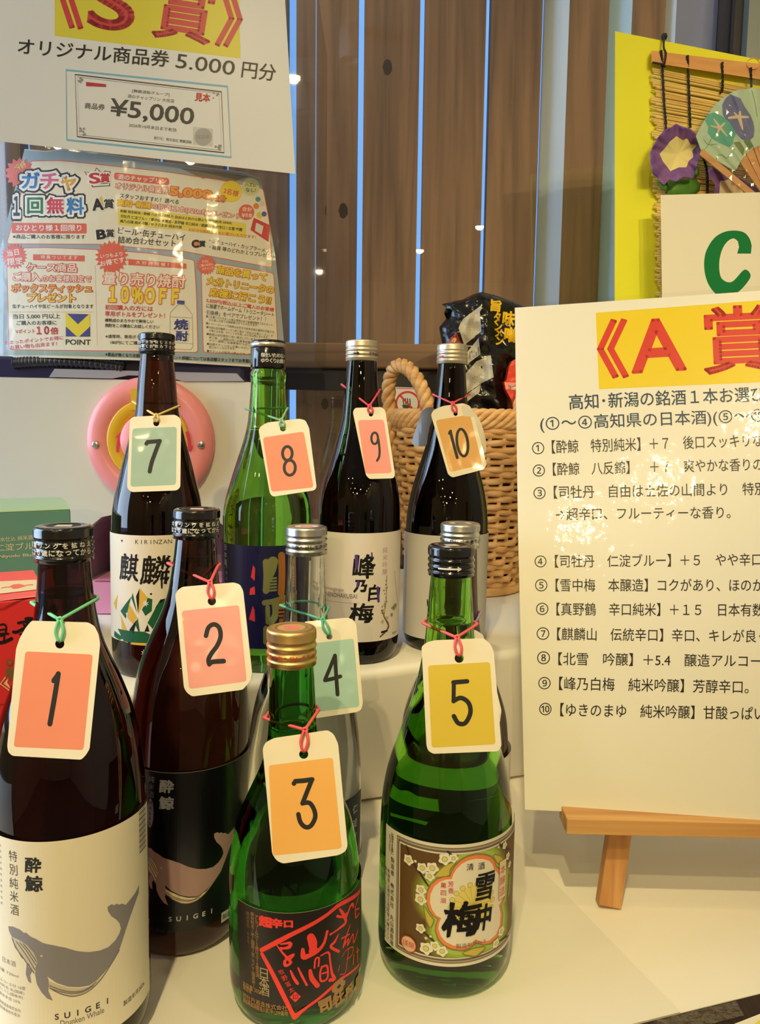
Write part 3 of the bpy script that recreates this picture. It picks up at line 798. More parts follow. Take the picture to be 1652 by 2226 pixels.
for i, (x, y, s_) in enumerate(((75, 1720, '日本酒'), (95, 1830, '容量 720ml'), (150, 1925, 'アルコール分 16度'), (140, 1970, '原材料名 米(国産)'), (130, 2010, '米こうじ(国産米)'), (110, 2055, '精米歩合 55%'), (115, 2130, '酔鯨酒造株式会社'), (110, 2175, '高知県高知市長浜'))):
    c = p(x, y); n_ = len(s_); w_ = .0022 * n_ * (1.6 if i == 0 else 1); zz = p(150, y - (20 if i else 0))[1]
    A.text(s_, (c[0] + .006 - w_, zz), (c[0] + .006, zz), .0021 * (1.6 if i == 0 else 1), ink((150, 146, 136)), 1)
A.vtext('特別純米酒製造者高知県', p(8, 640), p(20, 1150), .0016, ink((150, 150, 146)), 1)
q0 = p(1235, 700)
for k in range(26): A.rect([(q0[0] - .0006, q0[1] + .0006 * k * 1.9), (q0[0] + .008, q0[1] + .0006 * k * 1.9), (q0[0] + .008, q0[1] + .0006 * k * 1.9 - .0003 - .0004 * (k % 3 == 0)), (q0[0] - .0006, q0[1] + .0006 * k * 1.9 - .0003 - .0004 * (k % 3 == 0))], dk, 1)
label_part(B1, A, a0=-2.1, a1=1.8)
# label 2
B2 = BOT[2]; W5 = crop(280, 1640, 4.838)
A = Art(cyl(B2, lambda z: B2.R)); blk = mat('black_label_film', (13, 13, 17), 0.28)
zt2 = hit(B2, 412, 1678)[1]
patch(B2, A, blk, -2.2, 2.2, TZ + .0235, zt2); patch(B2, A, ink((110, 108, 104)), -2.2, 2.2, zt2 - .00035, zt2, 1)
e2 = hit(B2, *W5(345, 1190)); whale(A, e2[0] - EYE[0], e2[1] - EYE[1], ink((176, 142, 138)), ink((228, 208, 170)), ink((120, 96, 92)), 1)
p = lambda x, y: hit(B2, *W5(x, y)); sil = ink((128, 126, 134))
A.ctext('酔', p(395, 335), .0088, sil, 1, .035, 0, 1.05, .04, jit=.012); A.ctext('鯨', p(395, 510), .0088, sil, 1, .035, 0, 1.1, 0, jit=.012)
A.vtext('純米酒', p(240, 258), p(238, 420), .0046, sil, 1)
for i, ch in enumerate('八反錦'): A.ctext(ch, p(152, (270, 440, 660)[i]), .0075, sil, 1, .02, 0, .9)
c = p(228, 615); A.disc(c, .0026, ink((150, 146, 148)), 1, 24, .0105); A.vtext('精米60%', (c[0], c[1] + .0075), (c[0], c[1] - .0075), .003, blk, 2)
s0, s1 = p(437, 1718), p(868, 1655); zz = (s0[1] + s1[1]) / 2
for i, ch in enumerate('SUIGEI'): A.ctext(ch, (s0[0] + (s1[0] - s0[0]) * i / 5, zz), .0034, ink((206, 204, 200)), 1, .02)
c = p(1015, 1690); A.rect([(c[0] - .004, c[1] + .0038), (c[0] + .012, c[1] + .0038), (c[0] + .012, c[1] - .0038), (c[0] - .004, c[1] - .0038)], ink((196, 196, 190)), 1)
A.text('製造年月', (c[0] - .003, c[1] - .002), (c[0] + .011, c[1] - .002), .004, INK_K, 2)
for y, s_ in ((1480, '日本酒'), (1740, '720ml 詰'), (1845, '酔鯨酒造 2001-1')):
    c = p(205, y); A.text(s_, (c[0] - .003, c[1]), (c[0] + .0022 * len(s_), c[1]), .0024, ink((52, 50, 54)), 1)
label_part(B2, A, a0=-2.3, a1=2.3)
# label 3
B3 = BOT[3]; W7 = crop(490, 1880, 5.329); p = lambda x, y: hit(B3, *W7(x, y))
A = Art(cyl(B3, lambda z: B3.R)); choc = mat('brown_black_label', (34, 27, 25), 0.4)
zt3 = p(780, 553)[1]; zb3 = TZ + .0225; al = p(160, 1000)[0] / B3.R
patch(B3, A, choc, al, 2.2, zb3, zt3); patch(B3, A, ink((176, 160, 130)), al, 2.2, zt3 - .00025, zt3, 1)
RED = ink((250, 70, 62)); GLD = ink((168, 130, 84))
S = lambda pts, w_, m_=RED, l=1, sm=4: A.stroke([p(*q) for q in pts], w_ if not isinstance(w_, list) else w_, m_, l, sm)
u = .000051
S([(420, 985), (600, 890), (830, 770), (1180, 570), (1350, 440), (1552, 300)], [52*u, 60*u, 54*u, 46*u, 56*u, 50*u], sm=3)
S([(428, 1030), (520, 1200), (640, 1440), (800, 1760)], [50*u, 56*u, 60*u, 46*u], sm=3)
S([(812, 1752), (950, 1640), (1280, 1365), (1400, 1275), (1540, 1150)], [60*u, 34*u, 44*u, 30*u, 34*u], sm=3)
S([(895, 975), (905, 1060), (960, 1050), (1070, 990), (1140, 900), (1175, 770)], [40*u, 70*u, 60*u, 50*u, 40*u, 30*u])
S([(985, 830), (1010, 900), (1015, 985)], [90*u, 110*u, 80*u])
S([(980, 1220), (1000, 1310), (1065, 1395)], [40*u, 60*u, 56*u]); S([(1030, 1190), (1040, 1090), (1080, 1075), (1075, 1170)], 22*u)
S([(1100, 1050), (1190, 1010), (1210, 1120), (1230, 1250), (1260, 1320), (1210, 1330)], [16*u, 26*u, 24*u, 34*u, 50*u, 30*u])
S([(1110, 1180), (1170, 1165), (1185, 1250), (1170, 1320), (1105, 1340), (1095, 1250), (1112, 1185)], 26*u); S([(1120, 1255), (1170, 1240)], 22*u)
S([(640, 915), (750, 900), (735, 950), (650, 965)], [14*u, 40*u, 44*u, 20*u]); S([(600, 930), (660, 1010), (720, 1075)], [14*u, 26*u, 30*u])
S([(700, 1075), (795, 1030), (740, 1100), (760, 1120), (735, 1150), (695, 1160), (690, 1110), (730, 1085)], [24*u, 24*u, 30*u, 34*u, 30*u, 40*u, 34*u, 24*u])
S([(755, 1220), (790, 1300), (835, 1370)], [20*u, 36*u, 40*u]); S([(842, 1190), (890, 1290), (940, 1385)], [20*u, 30*u, 22*u])
S([(1290, 590), (1350, 600), (1400, 560)], 30*u); S([(1320, 510), (1365, 580), (1390, 660), (1330, 720), (1215, 800)], [24*u, 50*u, 48*u, 34*u, 14*u]); S([(1390, 620), (1440, 480), (1470, 455), (1475, 480)], [30*u, 36*u, 40*u, 20*u])
S([(1305, 800), (1260, 890), (1215, 945), (1310, 1000)], [14*u, 40*u, 34*u, 36*u]); S([(1340, 850), (1430, 800)], 20*u); S([(1440, 690), (1395, 820), (1360, 950)], [14*u, 26*u, 40*u]); S([(1365, 940), (1420, 850), (1410, 930), (1470, 800), (1480, 900), (1525, 760)], 24*u)
S([(1500, 600), (1500, 480), (1535, 370)], [30*u, 20*u, 18*u]); S([(1500, 520), (1545, 500)], 20*u); S([(1505, 610), (1545, 560)], 22*u)
S([(1320, 1160), (1300, 1230)], 10*u); S([(1345, 1060), (1400, 980), (1470, 950), (1460, 1040), (1400, 1090)], [8*u, 12*u, 16*u, 14*u, 8*u]); S([(1420, 970), (1400, 1150), (1380, 1250), (1330, 1265)], [12*u, 14*u, 14*u, 8*u]); S([(1480, 1040), (1475, 1150)], 20*u); S([(1510, 1010), (1540, 980)], 18*u); S([(1520, 960), (1525, 1120)], 26*u)
for i, ch in enumerate('超辛口'): A.ctext(ch, p((465, 595, 730)[i], (655, 672, 682)[i]), (.0063, .0055, .0040)[i], RED, 1, .06, 0, 1.25)
for i, ch in enumerate('牧野富太'): A.ctext(ch, p(650 + i * 38, 1235 + i * 70), .0033, RED, 1, 0, .5)
c = p(810, 1525); A.disc(c, .0034, RED, 1, 4); A.ctext('印', c, .0035, choc, 2)
for x, y0, y1, s_, m_ in ((363, 600, 1270, 'アルコール分15度以上16度未満', GLD), (315, 570, 1390, '原材料名/米(国産)米こうじ(国産米)', GLD), (265, 560, 880, '精米歩合 60%', ink((120, 100, 72)))):
    A.vtext(s_, p(x, y0), (p(x, y0)[0], p(x, y1)[1]), .0026, m_, 1, .01)
A.vtext('日本酒', p(450, 1255), p(452, 1450), .0068, ink((190, 170, 130)), 1)
for x0_, x1_, y, s_ in ((215, 450, 1505, '内容量 500ml'), (215, 310, 1545, '製造者'), (215, 720, 1640, '司牡丹酒造株式会社'), (215, 725, 1700, '高知県高岡郡佐川町甲1299番地')):
    q0, q1 = p(x0_, y - (0 if x0_ > 500 else 0)), p(x1_, y); zz = p(560, y + 30)[1]
    A.text(s_, (q0[0], zz), (q1[0], zz), .0034, GLD, 1, .01)
for i, ch in enumerate('司牡丹'): A.ctext(ch, p((1155, 1305, 1430)[i], (1620, 1545, 1465)[i]), .0085, GLD, 1, .05, .12)
c = p(1310, 1405)
for k in range(6): A.disc((c[0] + .0035 * math.cos(k * PI / 3), c[1] + .003 * math.sin(k * PI / 3)), .0021, GLD, 1, 12)
c = p(1525, 1380); A.rect([(c[0] - .003, c[1] + .006), (c[0] + .006, c[1] + .006), (c[0] + .006, c[1] - .004), (c[0] - .003, c[1] - .004)], GLD, 1)
label_part(B3, A, a0=-1.4, a1=2.3)
# label 4: dark label low on the clear bottle
B4 = BOT[4]; A = Art(cyl(B4, lambda z: B4.R)); z4 = hit(B4, 760, 1735)[1]
patch(B4, A, mat('deep_teal_label', (24, 34, 40), 0.35), -1.5, 1.35, TZ + .03, z4)
for i, ch in enumerate('仁淀ブルー'): A.ctext(ch, (B4.R * 1.1, z4 - .012 - .012 * i), .007, ink((190, 196, 190)), 1, .02)
label_part(B4, A)
# label 5
B5 = BOT[5]; W = crop(810, 1780, 5.1625); p = lambda x, y: hit(B5, *W(x, y))
A = Art(cyl(B5, lambda z: B5.R)); lc = ink((228, 220, 200))
zt = p(820, 285)[1]; zb_ = p(800, 1655)[1]; aL = p(148, 700)[0]; aR = 1.52 * B5.R
rc_ = lambda a, b, c, d: [(a, b), (c, b), (c, d), (a, d)]
A.rect(rc_(aL, zt, aR, zb_), lc, 0)
ax = p(270, 700)[0]
def fr(k): 
    e = .0011 * k; return rc_(ax + e, zt - .0022 - e * 1.2, aR - .0015 - e, zb_ + .0022 + e * 1.2)
A.rect(fr(0), ink((120, 108, 92)), 1); A.rect(fr(.6), ink((176, 162, 136)), 2); A.rect(fr(1.4), ink((110, 98, 84)), 3); A.rect(fr(2.4), lc, 4)
A.rect(fr(3.2), ink((104, 76, 42)), 5)
PL = [(870,640),(890,580),(930,515),(990,455),(1060,418),(1150,395),(1240,398),(1310,420),(1350,465),(1370,535),(1400,556),(1450,640),(1475,750),(1460,880),(1420,960),(1440,1060),(1430,1200),(1390,1310),(1310,1385),(1220,1400),(1150,1370),(1090,1430),(1000,1460),(890,1445),(800,1400),(740,1330),(712,1240),(720,1170),(745,1110),(690,1080),(640,1010),(612,920),(620,820),(660,730),(730,670),(800,645)]
PLp = [p(*q) for q in PL]; pc = (sum(q[0] for q in PLp) / len(PLp), sum(q[1] for q in PLp) / len(PLp))
zlo, zhi, alo, ahi = fr(3.2)[2][1], fr(3.2)[0][1], fr(3.2)[0][0], fr(3.2)[1][0]
def plum(k, m_, l):
    A.poly([(min(max(pc[0] + (q[0] - pc[0]) * k, alo), ahi), min(max(pc[1] + (q[1] - pc[1]) * k, zlo), zhi)) for q in PLp], m_, l)
for i, (k, c_) in enumerate(((1.42, (112, 92, 42)), (1.36, (122, 112, 46)), (1.30, (134, 136, 52)), (1.24, (146, 160, 60)), (1.18, (158, 180, 72)), (1.12, (172, 198, 92)))):
    plum(k, ink(c_), 6 + i * .5)
for q in ([(690, 640), (800, 520), (940, 465), (870, 560), (860, 625), (760, 645)], [(1340, 400), (1410, 405), (1470, 470), (1400, 500)], [(580, 960), (640, 1060), (690, 1130), (650, 1210), (600, 1110)], [(1000, 1500), (1130, 1440), (1260, 1430), (1150, 1530)]):
    A.poly([p(*v) for v in q], ink((206, 186, 84)), 9.5); A.stroke([p(*v) for v in q], .0008, ink((128, 140, 62)), 10, 3, closed=True)
plum(1.035, ink((140, 128, 74)), 10.5); plum(1.0, ink((240, 140, 84)), 11); plum(.925, ink((236, 228, 208)), 12)
yc = p(1120, 960); A.disc(yc, .0135, ink((232, 214, 122)), 12.5, 40)
for k in range(18):
    an = 2 * PI * k / 18; e = (yc[0] + .0145 * math.cos(an), yc[1] + .0145 * math.sin(an))
    A.stroke([yc, e], .0003, ink((190, 176, 70)), 13, cap=False); A.disc(e, .0019, ink((190, 176, 70)), 13, 14); A.disc(e, .0015, ink((226, 212, 130)), 13.5, 14)
for q in ([(390, 290), (420, 380)], [(470, 490), (540, 600), (630, 740)], [(585, 1260), (640, 1310), (690, 1360)], [(840, 350), (880, 385)], [(1410, 270), (1450, 310), (1530, 340)], [(1510, 620), (1490, 900)], [(1390, 1370), (1440, 1340), (1500, 1300)]):
    A.stroke([p(*v) for v in q], [.0009, .0014], ink((64, 44, 36)), 14, 2)
for x, y, r in ((415,450,55),(565,540,55),(675,540,60),(645,630,50),(810,440,60),(905,430,45),(550,785,55),(545,890,60),(545,1215,50),(605,1440,65),(700,1410,50),(780,1470,55),(1462,290,38),(1496,410,40),(1515,500,34),(1425,1250,50),(1366,1385,46),(490,465,16),(605,1325,16),(655,1305,14),(1395,310,14)):
    c = p(x, y); rr = r * .000062
    if r < 20: A.disc(c, rr, lc, 14.5, 10); continue
    A.poly([(c[0] + rr * (1.0 + .14 * math.cos(5 * t_ + .6)) * math.cos(t_), c[1] + rr * (1.0 + .14 * math.cos(5 * t_ + .6)) * math.sin(t_)) for t_ in [2 * PI * k / 30 for k in range(30)]], ink((238, 232, 216)), 15)
    A.disc(c, rr * .5, ink((150, 150, 90)), 15.5, 14); A.disc(c, rr * .4, ink((222, 214, 120)), 16, 14)
A.ctext('雪', p(1240, 745), .0180, INK_K, 17, .020, -.06, .80, .06, jit=.02)
A.ctext('中', p(1240, 1085), .0165, INK_K, 17, .040, -.04, .62, .05, jit=.02)
A.ctext('梅', p(980, 1115), .0225, INK_K, 17, .028, .02, 1.05, .12, jit=.025)
A.ctext('清', p(1085, 525), .0046, INK_K, 17); A.ctext('酒', p(1208, 515), .0046, INK_K, 17)
A.vtext('芳香', p(875, 715), p(877, 790), .0037, INK_R, 17); A.vtext('薫四滾', p(795, 730), p(793, 900), .0036, INK_R, 17)
c0, c1 = p(1440, 500), p(1440, 860); A.rect(rc_(c0[0] - .0035, c0[1] + .003, c0[0] + .0040, c1[1] - .001), INK_R, 17); A.rect(rc_(c0[0] - .0032, c0[1] + .0027, c0[0] + .0037, c1[1] - .0007), ink((226, 214, 178)), 17.5)
A.vtext('本醸造', (c0[0] + .0002, p(1440, 555)[1]), (c0[0] + .0002, p(1430, 800)[1]), .0058, INK_R, 18)
q0, q1 = p(930, 1410), p(1250, 1350); zz = (q0[1] + q1[1]) / 2; A.text('製造年月26.5', (q0[0], zz - .0015), (q1[0], zz - .0015), .0031, INK_GRY, 18)
c = p(415, 1390); A.disc(c, .0056, INK_R, 17, 30); A.disc(c, .0050, ink((226, 196, 160)), 17.5, 30); A.ctext('謹醸', c, .0042, INK_R, 18)
A.vtext('製造者 株式会社 丸山酒造場', (p(232, 495)[0], p(800, 640)[1]), (p(232, 495)[0], p(800, 1600)[1]), .0036, INK_K, 5)
A.vtext('新潟県上越市三和区塔ノ輪617', (p(190, 600)[0], p(800, 800)[1]), (p(190, 600)[0], p(800, 1590)[1]), .0026, INK_K, 5)
A.vtext('電話 025-532-2603', (p(160, 600)[0], p(800, 800)[1]), (p(160, 600)[0], p(800, 1590)[1]), .0024, INK_K, 5)
A.vtext('お酒は20歳に', (p(230, 170)[0], p(800, 350)[1]), (p(230, 170)[0], p(800, 560)[1]), .0026, INK_K, 5); A.vtext('なってから', (p(202, 210)[0], p(800, 385)[1]), (p(202, 210)[0], p(800, 540)[1]), .0024, INK_K, 5)
label_part(B5, A)
# label 7
B7 = BOT[7]; C6 = crop(0, 800, 3.304); p = lambda x, y: hit(B7, *C6(x, y)); A = Art(cyl(B7, lambda z: B7.R)); wl = ink((228, 220, 204))
zt, zb_ = hit(B7, 340, 1164)[1], p(1040, 1975)[1]
patch(B7, A, wl, -1.9, 1.9, zb_, zt)
GRN, YEL = ink((22, 92, 58)), ink((220, 176, 62))
for q, m_ in (([(1005,1580),(1062,1650),(1030,1690),(993,1770),(1000,1690)], YEL), ([(1003,1582),(1000,1690),(992,1760),(978,1640)], INK_K), ([(1062,1650),(1095,1660),(1090,1745),(1045,1780),(1020,1735)], GRN), ([(955,1615),(978,1720),(985,1760),(945,1650)], GRN), ([(945,1640),(868,1745),(905,1800),(920,1740)], GRN), ([(930,1690),(985,1790),(960,1840),(915,1790)], YEL),
    ([(1135,1690),(1200,1655),(1195,1690),(1120,1900),(1060,1830)], GRN), ([(1152,1662),(1192,1654),(1130,1710),(1110,1730)], INK_K), ([(1207,1665),(1192,1740),(1140,1880),(1165,1790)], YEL), ([(820,1690),(850,1625),(838,1740)], YEL), ([(870,1770),(920,1890),(878,1880)], YEL), ([(990,1790),(1012,1930),(975,1850)], GRN), ([(1060,1840),(1087,1935),(1020,1935)], INK_K), ([(985,1805),(960,1910),(930,1880)], INK_K),
    ([(1230,1690),(1330,1640),(1360,1760),(1280,1880),(1210,1800)], GRN), ([(1260,1800),(1400,1700),(1420,1850),(1300,1900)], YEL), ([(1330,1640),(1400,1700),(1370,1780)], INK_K)):
    A.poly([p(*v) for v in q], m_, 1)
q = lambda x, y: (p(x, 1900)[0], p(1010, y)[1])
for v, m_ in (([(825,1885),(905,1940),(860,1952),(822,1925)], GRN), ([(880,1955),(1150,1940),(1300,1950),(1200,1990),(950,1985)], YEL), ([(905,1945),(960,1950),(930,1990)], INK_K)):
    A.poly([p(*w_) for w_ in v], m_, 1)
zz = p(1010, 1975)[1]
A.rect([(-.028, zb_ + .010), (.055, zb_ + .010), (.055, zb_), (-.020, zb_)], GRN, 1)
A.poly([(.0, zb_ + .010), (.028, zb_ + .010), (.012, zb_ + .004)], wl, 2); A.poly([(.012, zb_ + .010), (.030, zb_ + .010), (.036, zb_)], INK_K, 2.5)
for c, r in ((p(1045, 1690), .0034), (p(915, 1765), .0018), (p(1040, 2045), .0034)): A.burst(c, r * .4, r, 8, wl, 3)
for c in (p(878, 1240), p(1085, 1622), p(1092, 1965)): A.disc(c, .0009, INK_K, 3, 8)
q0, q1 = p(985, 1262), p(1220, 1262); zz = p(1100, 1262)[1]
for i, ch in enumerate('KIRINZAN'): A.ctext(ch, (q0[0] + (q1[0] - q0[0]) * i / 7, zz + .0015), .0036, ink((60, 44, 48)), 1)
A.ctext('麒', p(915, 1430), .0225, INK_K, 2, .016, 0, .78, .1, jit=.018); A.ctext('麟', p(1105, 1450), .0245, INK_K, 2, .012, 0, .95, .1, jit=.018); A.ctext('山', p(1290, 1450), .0165, INK_K, 2, .03, 0, .9, .1, jit=.018)
S = lambda pts, w_: A.stroke([p(*v) for v in pts], w_, INK_K, 2, 3)
S([(1160, 1480), (1162, 1580)], [.0012, .0018]); S([(1070, 1500), (1075, 1535)], .0014); S([(1190, 1500), (1200, 1520)], .002); S([(965, 1500), (985, 1525)], .0022)
label_part(B7, A, a0=-2, a1=2)
# label 8
B8 = BOT[8]; C8 = crop(480, 720, 3.05); p = lambda x, y: hit(B8, *C8(x, y)); A = Art(cyl(B8, lambda z: B8.R)); navy = mat('navy_label', (20, 22, 62), 0.35)
patch(B8, A, navy, -2.0, 2.0, G7 + .024, hit(B8, 580, 1187)[1]); OLV, ORG = mat('olive_foil', (170, 172, 112), 0.3, 0.7), mat('copper_foil', (214, 138, 70), 0.3, 0.7)
S = lambda pts, w_, m_, l=1: A.stroke([p(*v) for v in pts], w_, m_, l, 3)
S([(402, 1485), (405, 1600), (400, 1735)], .0062, ORG); S([(300, 1530), (305, 1620), (300, 1720)], .0058, OLV); S([(345, 1535), (340, 1590), (320, 1640)], [.009, .006, .004], OLV); A.disc(p(345, 1528), .0046, OLV, 1, 20)
for k in range(5): S([(318, 1640 + 20 * k), (366, 1636 + 20 * k)], .0018, OLV)
S([(290, 1800), (350, 1790), (420, 1765)], .005, OLV); S([(310, 1830), (312, 1930)], .004, OLV); S([(360, 1800), (362, 1880), (330, 1930)], .006, OLV); S([(405, 1790), (408, 1930)], .0062, ORG)
for k in range(3): S([(385, 1850 + 25 * k), (425, 1848 + 25 * k)], .0014, navy, 2)
S([(300, 1970), (300, 2060)], .005, OLV); S([(350, 1960), (350, 2060)], .005, OLV); S([(402, 1960), (402, 2060)], .005, ORG)
RD8 = ink((214, 52, 58)); A.poly([p(*v) for v in [(215, 1550), (228, 1570), (225, 1655), (200, 1630)]], RD8, 1); A.poly([p(*v) for v in [(195, 1705), (225, 1690), (228, 1745), (190, 1748)]], RD8, 1); A.poly([p(*v) for v in [(213, 1820), (225, 1850), (228, 1925), (187, 1910)]], RD8, 1)
A.vtext('日本酒', p(33, 1432), p(33, 1530), .0052, ink((150, 150, 160)), 1); A.vtext('製造者北雪酒造', p(40, 1560), p(42, 1800), .0028, ink((110, 110, 130)), 1)
label_part(B8, A, a0=-2.1, a1=2.1)
# label 9
B9 = BOT[9]; C9 = crop(680, 720, 3.05); p = lambda x, y: hit(B9, *C9(x, y)); A = Art(cyl(B9, lambda z: B9.R))
patch(B9, A, ink((230, 220, 212)), -1.9, 1.9, p(300, 2062)[1], p(300, 1340)[1]); PUR = ink((88, 60, 140))
A.ctext('峰', p(335, 1560), .0210, INK_K, 1, .022, 0, .95, .08, jit=.02); A.ctext('乃', p(312, 1690), .0105, INK_K, 1, .05, 0, 1.0, .1, jit=.02); A.ctext('白', p(402, 1735), .0145, INK_K, 1, .03, 0, .9, .1, jit=.02); A.ctext('梅', p(318, 1870), .0175, INK_K, 1, .026, 0, 1.2, .1, jit=.02)
for a_, b_, w_ in (((287, 1490), (292, 1570), .0028), ((428, 1700), (434, 1790), .0026), ((300, 1662), (296, 1690), .0022), ((390, 1470), (392, 1500), .0014)): A.stroke([p(*a_), p(*b_)], w_, PUR, 2)
A.vtext('純米吟醸', p(478, 1452), p(476, 1595), .0056, ink((188, 140, 168)), 1)
c0, c1 = p(95, 1715), p(205, 1722); A.text('Junmaiginjo', (c0[0] - .008, c1[1] - .0015), (c1[0], c1[1] - .0015), .0042, ink((110, 96, 110)), 1)
c0, c1 = p(90, 1760), p(292, 1760); A.text('MINENOHAKUBAI', (c0[0] - .005, c1[1] - .0018), (c1[0], c1[1] - .0018), .0042, ink((86, 74, 86)), 1); A.stroke([(c0[0], c1[1] - .006), (c1[0] + .003, c1[1] - .006)], .0003, ink((200, 130, 150)), 1)
BR = ink((96, 78, 62))
for q, w_ in (([(445, 2025), (500, 1960), (475, 1900), (455, 1850)], [.0014, .0022, .0014, .001]), ([(470, 1880), (485, 1780), (488, 1620)], [.001, .0007, .0003]), ([(560, 1810), (548, 1700), (540, 1590)], [.0006, .0005, .0003]), ([(455, 1995), (490, 1985)], .002)): A.stroke([p(*v) for v in q], w_, BR if w_ != .002 else INK_K, 1, 3)
rnd = random.Random(3)
for k in range(26):
    t_ = rnd.random(); A.disc(p(480 + rnd.uniform(-12, 10) - 20 * t_ * (t_ > .7), 1640 + 260 * t_), rnd.uniform(.0005, .001), ink((150, 128, 112)), 2, 8)
for x, y, c_ in ((460, 1925, (196, 180, 140)), (490, 1900, (196, 180, 140)), (520, 1880, (150, 130, 100)), (470, 1850, (196, 180, 140)), (535, 1830, (128, 140, 86))): A.disc(p(x, y), .0019, ink(c_), 2, 10)
A.poly([p(*v) for v in [(515, 1835), (545, 1800), (555, 1815), (535, 1850)]], ink((128, 140, 86)), 2)
c0 = p(525, 2010); A.text('製造年月', (c0[0], c0[1]), (c0[0] + .009, c0[1]), .0022, INK_K, 1)
label_part(B9, A, a0=-2, a1=2)
# label 10
B10 = BOT[10]; A = Art(cyl(B10, lambda z: B10.R)); patch(B10, A, ink((206, 202, 198)), -2, 2, hit(B10, 960, 1393)[1], hit(B10, 960, 1165)[1])
c = hit(B10, 929, 1308); A.stroke([(c[0], c[1] + .002), (c[0] + .0006, c[1] - .004)], .0012, INK_K, 1); A.stroke([(c[0], c[1]), (c[0] + .004, c[1] + .001)], .001, INK_K, 1)
A.ctext('ゆきのまゆ', (c[0] + .02, c[1] - .001), .006, INK_K, 1, .02)
label_part(B10, A, a0=-2.1, a1=2.1)
# label 6
B6 = BOT[6]; A = Art(cyl(B6, lambda z: B6.R)); z6 = hit(B6, 980, 1668)[1]; patch(B6, A, ink((232, 226, 210)), -2.0, 2.0, TZ + .026, z6); A.vtext('真野鶴', (.004, z6 - .030), (-.004, TZ + .055), .040, INK_K, 1, .03, 1.0, None, 0, .02); label_part(B6, A)

# ================================================================== NUMBER TAGS
CARD = (238, 228, 206)
def num_tag(n, label, cr, outline, rect, hole, digits, col, strc, strdat, dw, rnd_=14, lift=.003, bow=.0):
    B = BOT[n]
    O = rounded([cr(*q) for q in outline], rnd_ / 3, 4); Rq = rounded([cr(*q) for q in rect], 7, 4) if rect else None
    ytop = min(q[1] for q in O); ybot = max(q[1] for q in O); cxm = sum(q[0] for q in O) / len(O)
    zt_, zb_ = at_y(cxm, ytop, B.y).z, at_y(cxm, ybot, B.y).z
    Yt = B.y - B.rad(zt_) - .004; Yb = B.y - B.rad(zb_) - lift
    for _ in range(3):
        zt_, zb_ = at_y(cxm, ytop, Yt).z, at_y(cxm, ybot, Yb).z
        Yt = B.y - B.rad(zt_) - .004; Yb = B.y - B.rad(zb_) - lift
    # move the plane out until nothing pokes through it
    worst = 0
    for k in range(21):
        t_ = k / 20; z = zt_ * (1 - t_) + zb_ * t_
        worst = max(worst, (Yt * (1 - t_) + Yb * t_) - (B.y - B.rad(z) - .0022))
    Yt -= worst; Yb -= worst
    cast = surf(lambda x, z: Yt + (Yb - Yt) * (zt_ - z) / (zt_ - zb_))
    hx, hy = cr(*hole[:2]); hr = hole[2]
    H = [(hx + hr * math.cos(2 * PI * k / 16), hy + hr * math.sin(2 * PI * k / 16)) for k in range(16)]
    t = thing('number_tag', label, 'tag', cast(hx, hy), 'number tags hanging on the bottles')
    A = Art(cast); cm = ink(CARD, 1); A.poly(O, cm, 0, (H,))
    if rect: A.poly(Rq, ink(col, 1), 1)
    kk = mat('black_marker', (18, 17, 20), 0.55)
    for dd in digits:
        A.stroke([cr(*q) for q in dd[0]], dd[1] if len(dd) > 1 else dw, kk, 2, 5 if len(dd) < 3 else 0, closed=(len(dd) > 3))
    A.build('card', t, None, slab_extra(cast, O, .0007, cm, (H,)))
    # elastic string: round the neck, knot in front, two strands to the hole
    (lx, ly), (rx, ry_), (kx, ky) = [cr(*q) for q in strdat]
    zl, zr_ = at_y(lx, ly, B.y).z, at_y(rx, ry_, B.y).z
    rn = B.rad((zl + zr_) / 2) + .0016
    K = at_y(kx, ky, min(B.y - rn - .001, cast(kx, ky, .0015).y)); Ho = cast(hx, hy - hr * .55, .0012)
    pts = [K]
    for k in range(0, 19):
        an = PI / 2 * .86 + (2 * PI - PI * .86) * k / 18        # from the right side round the back to the left
        t_ = k / 18; zz = zr_ * (1 - t_) + zl * t_; pts.append(Vector((B.xat(zz) + rn * math.sin(an), B.y - rn * math.cos(an), zz)))
    pts.append(K + Vector((-.0008, 0, 0)))
    Pz = spline(pts, 4); sm = mat('elastic_%d' % n, strc, 0.5)
    b = MB(); b.tube(Pz, .00105 if B.y < .6 else .0010, 6)
    for sx in (-1, 1):
        mid = (K + Ho) / 2 + Vector((sx * .0022, -.0012, 0)); b.tube(spline([K + Vector((sx * .0006, -.0008, 0)), mid, Ho + Vector((sx * .0006, 0, 0))], 5), .00095, 6)
    kn = [K + Vector((.0013 * math.cos(a_), -.0006, .0013 * math.sin(a_))) for a_ in [2 * PI * k / 8 for k in range(8)]]; b.tube(kn, .0009, 6, True)
    b.tube([Ho, cast(hx, hy - hr * .75, -.002)], .0009, 6)
    b.build('string', sm, t)
    return t, cast
c1 = crop(0, 1100, 3.71); c2 = crop(280, 1080, 3.59); c3 = crop(490, 1330, 3.773); c4 = crop(590, 1120, 4.638); c5 = crop(810, 1120, 3.274)
c7 = crop(230, 700, 2.854); c8 = crop(480, 720, 3.05); c9 = crop(680, 720, 3.05); c10 = crop(870, 740, 3.227)
def ell(cx, cy, rx, ry, ang=0, n=22):
    return [(cx + rx * math.cos(2 * PI * k / n) * math.cos(ang) - ry * math.sin(2 * PI * k / n) * math.sin(ang), cy + rx * math.cos(2 * PI * k / n) * math.sin(ang) + ry * math.sin(2 * PI * k / n) * math.cos(ang)) for k in range(n)]
